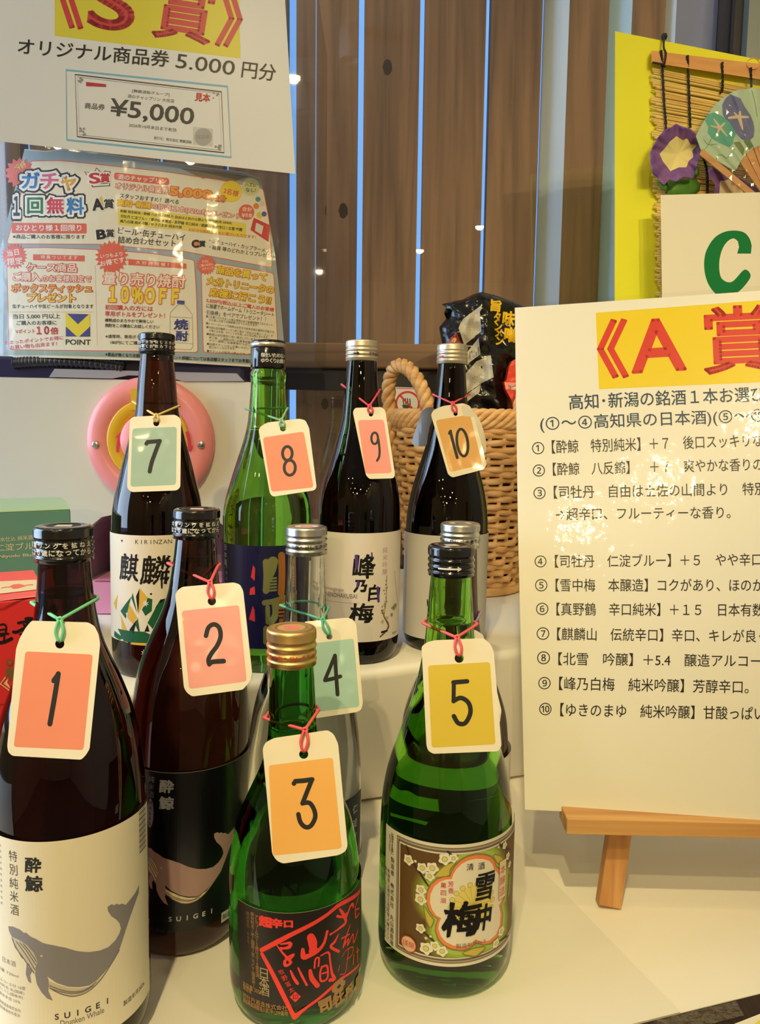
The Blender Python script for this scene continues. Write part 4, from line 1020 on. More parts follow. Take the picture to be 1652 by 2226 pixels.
num_tag(1, 'salmon coloured card tag with handwritten 1 on green string', c1, [(255,925),(710,938),(762,968),(795,1035),(808,1110),(722,1960),(690,2012),(655,2046),(100,2015),(66,1985),(58,1935),(130,1150),(160,1065),(205,985)], [(205,1172),(748,1198),(672,1968),(110,1942)], (482, 1112, 10), [([(470,1352),(455,1450),(430,1600),(402,1758)], 11), ([(470,1352),(448,1385),(430,1412)], [9, 11])], (236, 140, 110), (120, 206, 150), ((292, 775), (770, 757), (488, 915)), 11)
num_tag(2, 'pink card tag with handwritten 2 on red string', c2, [(362,760),(385,725),(420,702),(820,668),(868,685),(893,735),(962,1375),(945,1440),(890,1505),(495,1558),(455,1530),(430,1490)], [(412,890),(860,845),(920,1440),(470,1500)], (648, 815, 9), [([(602,1085),(622,1020),(665,995),(705,1022),(716,1090),(690,1160),(645,1222),(622,1270),(628,1308)],), ([(628,1305),(655,1288),(740,1282)], 10.5)], (240, 160, 150), (236, 96, 104), ((345, 520), (692, 535), (637, 665)), 10)
num_tag(3, 'orange card tag with handwritten 3 on red string', c3, [(305,1120),(330,1070),(400,1035),(840,970),(890,1005),(925,1085),(1002,1920),(985,1965),(930,1995),(470,2065),(420,2040),(383,1985)], [(355,1260),(880,1195),(955,1940),(390,2000)], (642, 1168, 10), [([(562,1408),(570,1390),(640,1385),(712,1375)], 10.5, 0), ([(706,1385),(672,1470),(632,1572)], 10), ([(632,1570),(690,1568),(728,1625),(735,1690),(700,1755),(655,1765),(615,1725),(598,1660)], 10)], (240, 178, 92), (236, 96, 104), ((348, 860), (757, 800), (655, 965)), 10, 18, .002)
num_tag(4, 'pale teal card tag with handwritten 4 on mint string', c4, [(330,1073),(770,1032),(825,1055),(855,1100),(922,1900),(905,1960),(860,1985),(440,2048),(400,2030),(375,1980)], [(360,1300),(830,1242),(888,1930),(430,1985)], (585, 1225, 6.5), [([(640,1415),(590,1540),(540,1658)], 8, 0), ([(540,1665),(610,1650),(695,1625)], 8.5, 0), ([(640,1415),(652,1600),(667,1808)], 8.5, 0)], (164, 200, 190), (96, 190, 152), ((128, 905), (575, 945), (520, 1050)), 8)
num_tag(6, 'cream card tag mostly hidden behind the yellow tag marked 5', c5, [(600,830),(730,815),(785,850),(800,900),(917,1390),(905,1480),(560,1500),(520,1450)], None, (680, 1000, 8), [], CARD, (170, 130, 176), ((560, 720), (752, 690), (690, 830)), 8)
num_tag(5, 'yellow card tag with handwritten 5 on red string', c5, [(348,935),(385,905),(440,890),(790,875),(840,920),(862,970),(917,1640),(895,1680),(430,1698),(395,1675),(383,1640)], [(393,1070),(835,1045),(875,1630),(420,1655)], (616, 1018, 10), [([(672,1182),(575,1190)], 10, 0), ([(578,1190),(576,1325)], 9, 0), ([(576,1322),(628,1300),(682,1335),(696,1405),(660,1478),(610,1480),(578,1430)], 10)], (218, 190, 62), (240, 100, 110), ((385, 765), (722, 770), (600, 868)), 10)
num_tag(7, 'sage green card tag with handwritten 7 on yellow string', c7, [(150,605),(170,588),(430,575),(460,595),(467,620),(462,1025),(440,1045),(160,1055),(135,1035),(132,1010)], [(165,660),(440,650),(435,1010),(152,1022)], (313, 628, 6.5), [([(252,755),(255,745),(335,738)], 9, 0), ([(333,740),(310,800),(285,870),(272,928)], 9)], (158, 186, 170), (226, 200, 120), ((192, 500), (447, 525), (315, 580)), 9)
num_tag(8, 'coral card tag with handwritten 8 on pale green string', c8, [(250,655),(265,630),(310,605),(520,580),(560,590),(585,640),(635,1035),(620,1055),(345,1097),(325,1075)], [(278,705),(550,665),(615,1035),(335,1065)], (412, 645, 6.5), [(ell(441, 810, 32, 46), 6.5, 0, 1), (ell(457, 905, 37, 50), 6.5, 0, 1)], (246, 140, 110), (150, 200, 160), ((180, 518), (443, 515), (402, 590)), 6.5)
num_tag(9, 'rose pink card tag with handwritten 9 on red string', c9, [(265,535),(280,508),(455,503),(480,525),(545,950),(535,975),(375,980),(352,955)], [(298,590),(470,585),(525,940),(350,945)], (385, 552, 4.5), [(ell(410, 710, 22, 38), 5, 0, 1), ([(434,715),(442,780),(440,830),(426,858)], 5)], (246, 150, 142), (232, 84, 100), ((212, 362), (440, 395), (377, 495)), 5)
t10, cast10 = num_tag(10, 'amber card tag with handwritten 10 on red string', c10, [(215,520),(235,487),(300,460),(440,440),(490,460),(512,505),(607,870),(585,905),(365,962),(335,940)], [(248,560),(490,520),(575,870),(348,925)], (388, 515, 4.5), [([(352,640),(372,720),(400,822)], 6.5), ([(345,652),(353,636)], 6.5, 0), (ell(436, 717, 38, 96, -.13), 6, 0, 1)], (226, 166, 82), (236, 90, 104), ((238, 384), (472, 382), (368, 440)), 6)
# two blank cards on the same neck
def blank(label, px, F, m_, loc):
    O = rounded(px, 8, 5); c_ = surf(F); A = Art(c_); xs = [q[0] for q in O]; A.poly(O, m_, 0)
    o = A.build('blank_card', None, (0, min(xs), max(xs), 6)); tag(o, label, 'tag', 'number tags hanging on the bottles')
    md = o.modifiers.new('thickness', 'SOLIDIFY'); md.thickness = .0006; return o
B = BOT[10]; yk = B.y
blank('white blank card tucked behind the amber tag marked 10', [c10(*q) for q in [(430,450),(480,452),(505,490),(545,535),(575,600),(602,700),(603,790),(560,800),(470,700)]], lambda x, z: cast10(1010, 950).y + .004 + .35 * max(0, x - B.xat(CZ) - .03), ink(CARD, 1), None)
blank('grey shaded curled card hanging left of the amber tag marked 10', [c10(*q) for q in [(75,725),(120,590),(150,500),(185,468),(235,470),(252,500),(200,620),(185,742),(120,745)]], lambda x, z: yk - .012 + 1.6 * max(0, (B.xat(CZ) - .018) - x) ** 1.2, ink((92, 86, 80), 1), None)  # the card's shade is put into its grey colour
# ================================================================== PRIZE LIST SIGN ON EASEL
FILM = 2
K = ink((28, 26, 34), FILM); NAVY = ink((28, 58, 88), FILM); WHT = ink((238, 232, 218), FILM); YEL_ = ink((236, 206, 28), FILM); RED_ = ink((214, 52, 40), FILM)
SA = lambda x, z: .566 - .12 * (x - .2) + .235 * (z - TZ - .081)
castA = surf(SA)
def ext(p0, p1, x):    # extend an edge to pixel x
    return (x, p0[1] + (p1[1] - p0[1]) * (x - p0[0]) / (p1[0] - p0[0]))
XR = 1930
t = thing('prize_sign', 'large laminated A prize list sign standing on the small wooden easel', 'sign', castA(1400, 1775))
m_film = film('laminating_film', (.97, .97, .96), .0, .05, 1.38, (60, .26, .002))
up_ = rounded([(1119, 669), ext((1119, 669), (1652, 632), XR), (XR, 1150), (1126, 1153)], 4)
A = Art(lambda a, b, o: castA(a, b, o), -1); A.rect([(1119, 669), ext((1119, 669), (1652, 632), XR), (XR, 1150), (1126, 1153)], WHT, 0, 6, 6)
A.rect([(1295, 680), ext((1295, 680), (1652, 653), 1790), ext((1302, 846), (1652, 831), 1790), (1302, 846)], YEL_, 1)
A.text('《', (1302.5, 821), (1364, 819), 124, RED_, 2, .022); A.text('A', (1376.6, 809), (1489, 802), 110, RED_, 2, .022); A.text('賞', (1534, 812), (1686, 805), 142, RED_, 2, .02)
A.text('高知･新潟の銘酒１本お選び', (1237.7, 890.6), (1664, 872), 33, NAVY, 2, .01)
A.text('(①～④高知県の日本酒)(⑤～⑩', (1175, 941), (1663, 922), 36, NAVY, 2, .008)
def row(A, num, c0, c1, cy, txt, x0, y0, x1, y1, h):
    A.text(num, (c0, cy), (c1, cy - (c1 - c0) * .02), c1 - c0, K, 2, .004); A.text(txt, (x0, y0), (x1, y1), h, K, 2, .004)
row(A, '①', 1156.8, 1183, 987.5, '【酔鯨　特別純米】＋７　後口スッキリな', 1200, 986, 1658, 971, 29)
row(A, '②', 1158.5, 1184.5, 1036, '【酔鯨　八反錦】　＋７　爽やかな香りの', 1202, 1034, 1658, 1023, 28)
row(A, '③', 1160, 1186, 1085, '【司牡丹　自由は土佐の山間より　特別', 1204, 1084, 1664, 1076, 28)
A.text('→超辛口、フルーティーな香り。', (1208.6, 1131), (1588, 1127), 27, K, 2, .004)
A.build('upper_sheet', t, None, slab_extra(castA, up_, .0004, WHT))
lo_ = rounded([(1127, 1153), (XR, 1150), ext((1141, 1760), (1652, 1783), XR), (1141, 1760)], 4)
A = Art(lambda a, b, o: castA(a, b, o + .0007), -1); A.rect([(1126, 1153), (XR, 1150), ext((1141, 1760), (1652, 1783), XR), (1141, 1760)], WHT, 0, 6, 6)
row(A, '④', 1162.5, 1188, 1233.4, '【司牡丹　仁淀ブルー】＋５　やや辛口', 1206.3, 1234, 1655, 1230, 28)
row(A, '⑤', 1163.5, 1190, 1285.6, '【雪中梅　本醸造】コクがあり、ほのか', 1207.6, 1286, 1660, 1286, 28)
row(A, '⑥', 1165.7, 1192, 1337, '【真野鶴　辛口純米】＋１５　日本有数', 1209.5, 1338, 1660, 1340, 28)
row(A, '⑦', 1167, 1194, 1391, '【麒麟山　伝統辛口】辛口、キレが良く', 1210.8, 1392, 1664, 1397, 28)
row(A, '⑧', 1168, 1195.7, 1444, '【北雪　吟醸】＋5.4　醸造アルコー', 1213.4, 1446, 1655, 1451, 28)
row(A, '⑨', 1170.6, 1197, 1498.5, '【峰乃白梅　純米吟醸】芳醇辛口。', 1215, 1500, 1627, 1508, 29)
row(A, '⑩', 1172.5, 1199, 1554.8, '【ゆきのまゆ　純米吟醸】甘酸っぱい', 1217.6, 1557, 1662, 1566, 29)
A.build('lower_sheet', t, None, slab_extra(castA, lo_, .0003, WHT))
FO = [(1112, 662), ext((1112, 662), (1652, 621), XR + 8), ext((1134, 1768), (1652, 1792), XR + 8), (1134, 1768)]
A = Art(lambda a, b, o: castA(a, b, .0014), -1); A.poly(rounded(FO, 14), m_film, 0); A.build('laminate_film', t)
# easel
m_beech = wood('easel_beech', (178, 122, 66), (222, 172, 110), (3, 60, 60), 0.5)
m_beech2 = wood('easel_beech_leg', (168, 112, 60), (214, 160, 100), (60, 60, 3), 0.5)
t = thing('tabletop_easel', 'small pale wooden tabletop easel holding the A prize list sign', 'easel', at_z(1320, 1965, TZ))
yd = Vector((1, -.02, 0)).normalized(); back = Vector((.02, 1, 0)).normalized()
L0 = at_y(1232, 1797, SA(.13, TZ + .08) - .022)
def obox(c, ex, ey, ez, hx, hy, hz, b):
    vs = [c + ex * sx * hx + ey * sy * hy + ez * sz * hz for sz in (-1, 1) for sx, sy in ((-1, -1), (1, -1), (1, 1), (-1, 1))]
    b.hexa(vs[:4], vs[4:])
b = MB(); ln = .44; Z_ = Vector((0, 0, 1))
obox(L0 + yd * ln / 2 + back * .013, yd, back, Z_, ln / 2, .013, .0062, b); b.build('ledge', m_beech, t, .0008)
Ft = at_z(1322, 1966, TZ + .001)
Tp = at_y(1360, 1700, SA(.18, TZ + .1) + .014)
def leg(foot, top, nm='leg', wd=.0088, dp=.0055):
    ax = (top - foot).normalized(); ex = (yd - ax * yd.dot(ax)).normalized(); ey = ax.cross(ex)
    b = MB(); c = (foot + top) / 2; L = (top - foot).length / 2
    obox(c, ex, ey, ax, wd, dp, L, b)
    for v in b.v: v.z = max(v.z, TZ + .0002)
    return b.build(nm, m_beech2, t, .0006)
dirn = (Tp - Ft); leg(Ft, Ft + dirn * (.34 / dirn.z))
mid = L0 + yd * ln / 2; Fr = Ft + yd * (2 * ((mid - Ft).dot(yd))); Fr.z = Ft.z; dr_ = Vector((-dirn.x * .8 + 0, dirn.y, dirn.z)); leg(Fr, Fr + dr_ * (.34 / dr_.z))
bf = (Ft + Fr) / 2 + back * .17; bf.z = TZ + .001; apex = (Ft + dirn * (.30 / dirn.z) + Fr + dr_ * (.30 / dr_.z)) / 2 + back * .012; leg(bf, apex, 'rear_leg')

# ================================================================== BASKET AND SNACK BAG
BC = Vector(((1012 - 826) / FPX * 1.055, 1.06, RZ)); bw = .100
m_wick = mat('wicker', (250, 206, 146), 0.45, var=((214, 158, 98), (40, 40, 160)), spec=0.3)
m_wick2 = mat('wicker_dark_core', (66, 40, 22), 0.9)
zt_ = at_y(1000, 893, BC.y - .08).z
HB = zt_ - RZ
def brad(z):
    t_ = (z - RZ) / HB; return bw * (.72 + .30 * t_ ** .9) , .085 * (.75 + .28 * t_ ** .9)
t = thing('wicker_basket', 'tall wicker basket with twisted handles behind the bottle tagged 10', 'basket', BC)
b = MB(); b.box((-1, -1, 0), (-1, -1, 0)) if False else None
NS = 30
b = MB(); rows = 27
for i in range(rows):
    z = RZ + .006 + (HB - .03) * i / (rows - 1); rx, ry = brad(z); gap = i in (9, 10, 13, 17)
    pts = []; n = NS * 4
    for k in range(n):
        an = 2 * PI * k / n; wv = .0030 * math.cos(NS / 2 * an + (PI if i % 2 else 0)) + .0008 * math.sin(7 * an + i)
        pts.append((BC.x + (rx + wv) * math.cos(an), BC.y + (ry + wv) * math.sin(an), z + .0012 * math.sin(5 * an + 2.1 * i)))
    b.tube(pts, .0034 if gap else .0042, 6, True)
b.build('weave', m_wick, t)
b = MB()
for k in range(NS):
    an = 2 * PI * (k + .5) / NS; pts = []
    for j in range(9):
        z = RZ + .001 + (HB - .012) * j / 8; rx, ry = brad(z); pts.append((BC.x + rx * math.cos(an), BC.y + ry * math.sin(an), z))
    b.tube(pts, .0030, 6)
b.build('stakes', m_wick, t)
b = MB(); pts = []
for k in range(6):
    ph = 2 * PI * k / 6; pts = []
    for q in range(121):
        an = 2 * PI * q / 120; rx, ry = brad(zt_ - .010); tw = 9 * an + ph
        pts.append((BC.x + (rx + .005 * math.cos(tw)) * math.cos(an), BC.y + (ry + .005 * math.cos(tw)) * math.sin(an), zt_ - .010 + .010 * math.sin(tw)))
    b.tube(pts[:-1], .0040, 6, True)
b.build('rim', m_wick, t)
b = MB(); rx, ry = brad(RZ + .008); pts = [(BC.x + (rx + .004) * math.cos(2 * PI * k / 60), BC.y + (ry + .004) * math.sin(2 * PI * k / 60), RZ + .0062) for k in range(60)]
b.tube(pts, .0060, 8, True); b.build('foot_band', m_wick, t)
b = MB(); rx, ry = brad(RZ); N = 40
b.lathe([(0, 0), (1, 0)], 0, 0, N); b.v = [Vector((BC.x + v.x * (rx * .97), BC.y + v.y * (ry * .97), RZ + .010)) for v in b.v]; b.build('woven_floor', m_wick, t)
b = MB(); prof = []
for j in range(7):
    z = RZ + .008 + (HB - .03) * j / 6; prof.append(z)
n = 48; vs = []
for z in prof:
    rx, ry = brad(z); vs += [(BC.x + (rx - .006) * math.cos(2 * PI * k / n), BC.y + (ry - .006) * math.sin(2 * PI * k / n), z) for k in range(n)]
b.add(vs, [(j * n + k, j * n + (k + 1) % n, (j + 1) * n + (k + 1) % n, (j + 1) * n + k) for j in range(6) for k in range(n)], 0, True); b.build('lining', m_wick2, t)
def twisted(path, R_, r_, turns, strands=3):
    P = spline(path, 10); b = MB(); N = len(P)
    for k in range(strands):
        pts = []; u = Vector((0, 1, 0))
        for i in range(N):
            tg = (P[min(i + 1, N - 1)] - P[max(i - 1, 0)]).normalized(); u = (u - tg * u.dot(tg)).normalized(); w_ = tg.cross(u)
            an = 2 * PI * (turns * i / N + k / strands); pts.append(P[i] + (u * math.cos(an) + w_ * math.sin(an)) * R_)
        b.tube(pts, r_, 6)
    return b
hp = [at_y(x, y, Y) for x, y, Y in ((868, 1000, 1.05), (852, 950, 1.05), (846, 890, 1.05), (846, 830, 1.045), (862, 797, 1.03), (886, 800, 1.01), (910, 830, .995), (926, 870, .988), (934, 915, .985))]
twisted(hp, .0052, .0050, 6.5).build('handle', m_wick, t)
hp2 = [Vector((2 * BC.x - p.x, p.y, p.z)) for p in hp]; twisted(hp2, .0052, .0050, 6.5).build('handle', m_wick, t)

# black snack bag standing in the basket
m_foil = mat('black_bag_foil', (16, 15, 16), 0.16, spec=0.6, bump=(38, 0.35, 0.006))
cb = crop(900, 620, 6.883)
YBG = 1.045
FB = lambda x, z: YBG + .25 * (x - .12)
def castB(px, py, off=0.0): return surf(FB)(px, py, off)
t = thing('snack_bag', 'shiny black noodle snack bag with yellow lettering standing in the basket', 'bag', castB(1050, 900))
OUT = [(415,285),(600,235),(720,215),(880,135),(1010,100),(1180,140),(1340,195),(1490,245),(1700,330),(1760,700),(1750,1100),(1690,1500),(1640,1800),(1560,2050),(1420,2500),(1300,3000),(1050,3050),(860,2950),(790,2300),(700,1900),(560,1500),(470,1100),(415,860),(375,630),(480,500),(520,440),(450,415),(525,395),(480,330)]
O = [cb(*q) for q in OUT]; xs = [q[0] for q in O]; ys = [q[1] for q in O]
# cushion shaped bag: front and back panels meeting along the outline
bm = bmesh.new(); loops = [[Vector((p[0], p[1], 0)) for p in O]]
V = [bm.verts.new((p[0], p[1], 0)) for p in O]; bm.faces.new(V)
bmesh.ops.triangulate(bm, faces=bm.faces[:])
x = min(xs) + 8
while x < max(xs): bmesh.ops.bisect_plane(bm, geom=bm.verts[:] + bm.edges[:] + bm.faces[:], dist=1e-6, plane_co=(x, 0, 0), plane_no=(1, 0, 0)); x += 8
y = min(ys) + 8
while y < max(ys): bmesh.ops.bisect_plane(bm, geom=bm.verts[:] + bm.edges[:] + bm.faces[:], dist=1e-6, plane_co=(0, y, 0), plane_no=(0, 1, 0)); y += 8
bm.verts.ensure_lookup_table()
def edged(px, py):
    best = 1e9
    for i in range(len(O)):
        a, c = Vector(O[i - 1]), Vector(O[i]); ab = c - a; t_ = max(0, min(1, (Vector((px, py)) - a).dot(ab) / ab.length_squared)); best = min(best, (a + ab * t_ - Vector((px, py))).length)
    return best
def puff(px, py):
    d_ = min(edged(px, py), 48) / 48; h = .030 * math.sqrt(max(0, 1 - (1 - d_) ** 2))
    h += d_ * (.0022 * math.sin(px * .11 + py * .05) + .0016 * math.sin(py * .16 - px * .07) + .0012 * math.sin(px * .31 + 1.7 * math.sin(py * .09)))
    ridge = abs((px - 1062) * .98 - (py - 750) * .14); h += .010 * max(0, 1 - ridge / 26)
    return h
vs = [castB(v.co.x, v.co.y, puff(v.co.x, v.co.y)) for v in bm.verts]; vb = [castB(v.co.x, v.co.y, -.8 * min(edged(v.co.x, v.co.y), 48) / 48 * .03) for v in bm.verts]
fs = [tuple(v.index for v in f.verts) for f in bm.faces]; N = len(vs); bm.free()
b = MB(); b.add(vs + vb, fs + [tuple(i + N for i in f)[::-1] for f in fs], 0, True); b.build('bag_film', m_foil, t)
mapB = lambda a_, b_, o: castB(a_, b_, puff(a_, b_) + .0012 + o)
GOLDY = ink((236, 190, 40), 2); A = Art(mapB, -1)
for ch, x, y, sx, sy in (('旨', 1225, 305, 150, 165), ('タ', 1245, 480, 90, 160), ('ン', 1262, 620, 100, 110), ('メ', 1270, 715, 100, 110), ('ン', 1280, 835, 100, 110), ('味', 1415, 500, 170, 210), ('噌', 1440, 740, 170, 210)):
    c = cb(x, y); k = 1 / 6.883; bb = glyphs(ch)[3]; A.ctext(ch, c, sy * k, GOLDY, 0, .045, .10, sx / sy * (bb[3] - bb[1]) / (bb[2] - bb[0]))
A.build('lettering', t, [(0, 1060, 1160, 6), (1, 640, 780, 6)])
A = Art(mapB, -1); stk = ink((196, 190, 178), 2); ig = ink((120, 116, 110), 2)
for q in ([(1005,300),(1018,340),(985,400),(1008,690),(940,745),(760,890),(745,880),(665,640),(690,580),(735,505)], [(965,790),(992,1030),(800,1180),(790,1010)], [(1148,1045),(1190,1378),(1010,1465),(780,1625),(765,1330),(930,1140)], [(1000,1480),(980,1600),(790,1745),(785,1640)]):
    A.poly([cb(*v) for v in q], stk, 0)
for k in range(14): A.stroke([cb(830 + k * 11, 960 + (6 - k) * 6), cb(835 + k * 11, 1080 + (6 - k) * 7)], .45 + .5 * (k % 3 == 0), K, 1, cap=False)
A.text('8.21 13 35', cb(885, 1420), cb(1070, 1310), 5, ig, 1, .02)
rnd = random.Random(5)
for k in range(16):
    x, y = rnd.uniform(700, 960), rnd.uniform(540, 780)
    A.stroke([cb(x, y), cb(x + 30, y - 22)], .5, ig, 1, cap=False)
A.build('sticker', t, [(0, 990, 1090, 5), (1, 650, 890, 5)])
A = Art(mapB, -1); A.poly([cb(*v) for v in [(480,870),(560,770),(640,700),(700,860),(690,880)]], ink((150, 52, 34), 2), 0); A.poly([cb(*v) for v in [(560,840),(620,750),(650,800),(610,860)]], ink((214, 170, 96), 2), 1); A.build('noodle_picture', t, [(0, 960, 1010, 5)])
# red snack pack behind the sign
cR = surf(lambda x, z: 1.006); t = thing('snack_pack', 'bright red and white snack pack between the black bag and the prize sign', 'snack', cR(1120, 860))
O = [cb(*q) for q in [(1470,1130),(1420,1230),(1385,1420),(1350,1450),(1370,1560),(1460,1720),(1520,2050),(1700,2080),(1800,1800),(1800,1100),(1600,1060)]]
b = MB(); b.prism([cR(*q) for q in O], (0, .018, 0)); o = b.build('wrapper', mat('red_wrapper', (226, 62, 40), 0.25, bump=(60, .3, .004)), t, .004)
A = Art(cR, -1); A.poly([cb(*v) for v in [(1350,1452),(1600,1460),(1600,1580),(1372,1558)]], ink((246, 150, 140)), 2); A.text('3食', cb(1405, 1570), cb(1580, 1575), 12, ink((250, 236, 230)), 3, .03); A.build('print', t)

# hand prohibited sticker on the sill behind the basket
cs = surf(lambda x, z: 1.205); t = thing('warning_sign', 'small white sign with a hand in a red prohibition ring, seen through the basket handle', 'sign', cs(885, 905))
Q = [(853, 841), (918, 843), (920, 925), (851, 925)]; A = Art(cs, -1); A.poly(Q, ink((236, 226, 206)), 0); A.frame([(855, 843.5), (916, 845.5), (918, 923), (853, 923)], 2.6, ink((214, 50, 50)), 1)
A.stroke(ell(886, 877, 25, 25), 4.5, ink((220, 52, 52)), 2, closed=True)
for k in range(4): A.stroke([(876 + k * 5, 866 + abs(k - 1.5)), (878 + k * 4.5, 882)], 2.2, ink((60, 70, 50)), 1.5)
A.poly([(874, 880), (893, 880), (891, 892), (878, 892)], ink((60, 70, 50)), 1.5); A.stroke([(869, 859), (903, 895)], 4, ink((220, 52, 52)), 2)
A.build('panel', t, None, slab_extra(cs, Q, .003, ink((236, 226, 206))))
b = MB(); p_ = cs(886, 925); b.box((p_.x - .004, 1.206, RZ + .0006), (p_.x + .004, 1.209, p_.z + .02)); b.box((p_.x - .016, 1.196, RZ + .0004), (p_.x + .016, 1.212, RZ + .003)); b.build('stand', m_dark, t)

# ================================================================== YELLOW PANEL, BLIND, FAN, FLOWERS, C SIGN
FY = lambda x, z: .985 + .33 * (x - .3) + .02 * (z - 1.1)
cY = surf(FY); cp = crop(1130, 0, 3.165); cf = crop(1380, 90, 6.015)
m_yel = mat('yellow_panel', (234, 232, 50), 0.6)
def foot(px):         # pixel row where the panel meets the riser top
    lo_y, hi_y = 1100, 1400
    for _ in range(40):
        m_ = (lo_y + hi_y) / 2
        if cY(px, m_).z > RZ + .0006: lo_y = m_
        else: hi_y = m_
    return (px, lo_y)
O = [(1337, 68), ext((1337, 68), (1652, 130), 1900), foot(1900), foot(1335)]
A = Art(cY, -1); A.rect(O, m_yel, 0, 1, 1); o = A.build('yellow_panel', None, None, slab_extra(cY, O, .005, m_yel)); tag(o, 'bright yellow upright panel behind the hanging bamboo blind', 'panel')
o.data.transform(Matrix.Translation((0, 0, 0)))
m_bam = mat('bamboo_slat', (226, 170, 106), 0.5, var=((206, 146, 86), (14, 14, 90)))
m_reed = mat('bamboo_reed', (236, 208, 112), 0.5, var=((206, 160, 82), (9, 9, 60)))
m_cord = mat('black_cord', (24, 20, 20), 0.7)
t = thing('bamboo_blind', 'miniature bamboo reed blind with black cords hung on the yellow panel', 'blind', cY(1420, 120, .004))
b = MB(); tl, tr = cp(905, 348), cp(1652, 440); bl, br = cp(905, 430), cp(1652, 545)
tr2, br2 = ext(tl, tr, 1880), ext(bl, br, 1880)
b.prism([cY(*q, .004) for q in (tl, tr2, br2, bl)], tuple(cY(*tl, .011) - cY(*tl, .004))); b.build('top_bar', m_bam, t, .0015, True)
b = MB(); rnd = random.Random(11); y = 150.0
while y < 660:
    sl_ = .205 - (y - 150) * .00032; x0_ = 1418 + rnd.uniform(-6, 8) + (y - 150) * .022; x1_ = 1880
    P0 = cY(x0_, y, .0045); P1_ = cY(x1_, y + sl_ * (x1_ - x0_), .0045); mid = P0.lerp(P1_, .5) + Vector((0, 0, rnd.uniform(-.0012, .0012)))
    b.tube([P0, mid, P1_], rnd.uniform(.0011, .0017), 6); y += rnd.uniform(3.8, 5.6)
b.build('reed_mat', m_reed, t)
for pts in ([(970,350),(978,470),(990,700),(1003,890),(1008,1330)], [(1152,385),(1155,480),(1163,680),(1170,880)], [(1390,430),(1392,600),(1380,640)], [(1586,468),(1590,600)], [(1252,1060),(1285,1180),(1288,1330)]):
    q = [cY(*cp(*v), .0085 if i else .0125) for i, v in enumerate(pts)]; P = spline(q, 14); b = MB()
    for s_ in (0, PI):
        b.tube([p_ + Vector((.0011 * math.sin(i * 1.3 + s_), -.0008 - .0008 * math.cos(i * 1.3 + s_), 0)) for i, p_ in enumerate(P)], .0009, 5)
    b.build('cord', m_cord, t)
b = MB(); b.tube(spline([cY(*cp(*v), o_) for v, o_ in (((992, 252), -.002), ((992, 258), .006), ((990, 330), .008), ((1005, 370), .0135), ((995, 440), .0135))], 5), .0013, 6)
b.tube([cY(*cp(*v), .0125) for v in ((915, 430), (985, 442), (1000, 462))], .0013, 6); c_ = cY(*cp(993, 252), .004); b.lathe([(0, c_.z - .004), (.003, c_.z - .003), (.004, c_.z), (.003, c_.z + .003), (0, c_.z + .004)], c_.x, c_.y, 10); b.build('hanging_loop', m_cord, t)
b = MB(); q = cY(*cp(1600, 440), .006); b.tube([cY(*cp(1605 + 42 * math.cos(a_), 438 + 38 * math.sin(a_)), .012) for a_ in [2 * PI * k / 24 for k in range(24)]], .0007, 5, True); b.build('wire_ring', m_bam, t)
# morning glory flowers
def flower(label, cx, cy, outline, star, off, mcol, mid):
    t = thing('artificial_morning_glory', label, 'artificial flower', cY(cx, cy, off), 'artificial morning glories on the blind')
    vs = []; fs = []; fm = []; n = 96; m_ = 14
    def rad_at(poly, an):
        d_ = Vector((math.cos(an), math.sin(an))); best = 0
        for i in range(len(poly)):
            a, c = Vector(poly[i - 1]) - Vector((cx, cy)), Vector(poly[i]) - Vector((cx, cy)); e = c - a; den = d_.x * e.y - d_.y * e.x
            if abs(den) < 1e-9: continue
            t_ = (a.x * e.y - a.y * e.x) / den; s_ = (a.x * d_.y - a.y * d_.x) / den
            if t_ > 0 and -1e-6 <= s_ <= 1 + 1e-6: best = max(best, t_)
        return best
    for k in range(n):
        an = 2 * PI * k / n; R_ = rad_at(outline, an); r_ = min(rad_at(star, an), R_ * .92)
        for j in range(m_ + 1):
            u = j / m_; rr = r_ * u / .55 if u < .55 else r_ + (R_ - r_) * (u - .55) / .45
            dep = off + .016 * u ** 1.5 + .0035 * u ** 2 * math.sin(5 * an + .5) + .0022 * u ** 3 * math.sin(13 * an)
            vs.append(cY(cx + rr * math.cos(an), cy + rr * math.sin(an), dep))
    for k in range(n):
        for j in range(m_):
            l = (k + 1) % n; fs.append((k * (m_ + 1) + j, l * (m_ + 1) + j, l * (m_ + 1) + j + 1, k * (m_ + 1) + j + 1)); fm.append(1 if (j + .5) / m_ < .55 else 0)
    b = MB(); b.v = [Vector(v) for v in vs]; b.f = fs; b.m = fm; b.sm = [True] * len(fs); o = b.build('petals', [mcol, mid], t)
    md = o.modifiers.new('thickness', 'SOLIDIFY'); md.thickness = .0006
    return t
m_purple = mat('purple_petal_cloth', (104, 64, 148), 0.75, var=((136, 96, 150), (70, 70, 70))); m_cpet = mat('cream_petal_cloth', (226, 214, 150), 0.75); m_grn = mat('green_leaf_cloth', (96, 150, 44), 0.5, var=((60, 112, 30), (40, 40, 40)))
fo = [cf(*q) for q in [(540,1072),(620,1120),(720,1140),(790,1200),(830,1270),(893,1300),(860,1390),(850,1500),(800,1640),(770,1790),(640,1770),(540,1830),(450,1800),(380,1890),(330,1800),(240,1740),(212,1620),(195,1480),(230,1390),(300,1260),(400,1150),(480,1120)]]
st = [cf(*q) for q in [(545,1245),(620,1300),(680,1270),(720,1350),(820,1350),(745,1430),(760,1510),(700,1560),(670,1640),(570,1640),(470,1690),(420,1620),(370,1560),(330,1470),(400,1400),(460,1320)]]
t1_ = flower('purple cloth morning glory with cream throat at the left edge of the blind', *cf(560, 1470), fo, st, .014, m_purple, m_cpet)
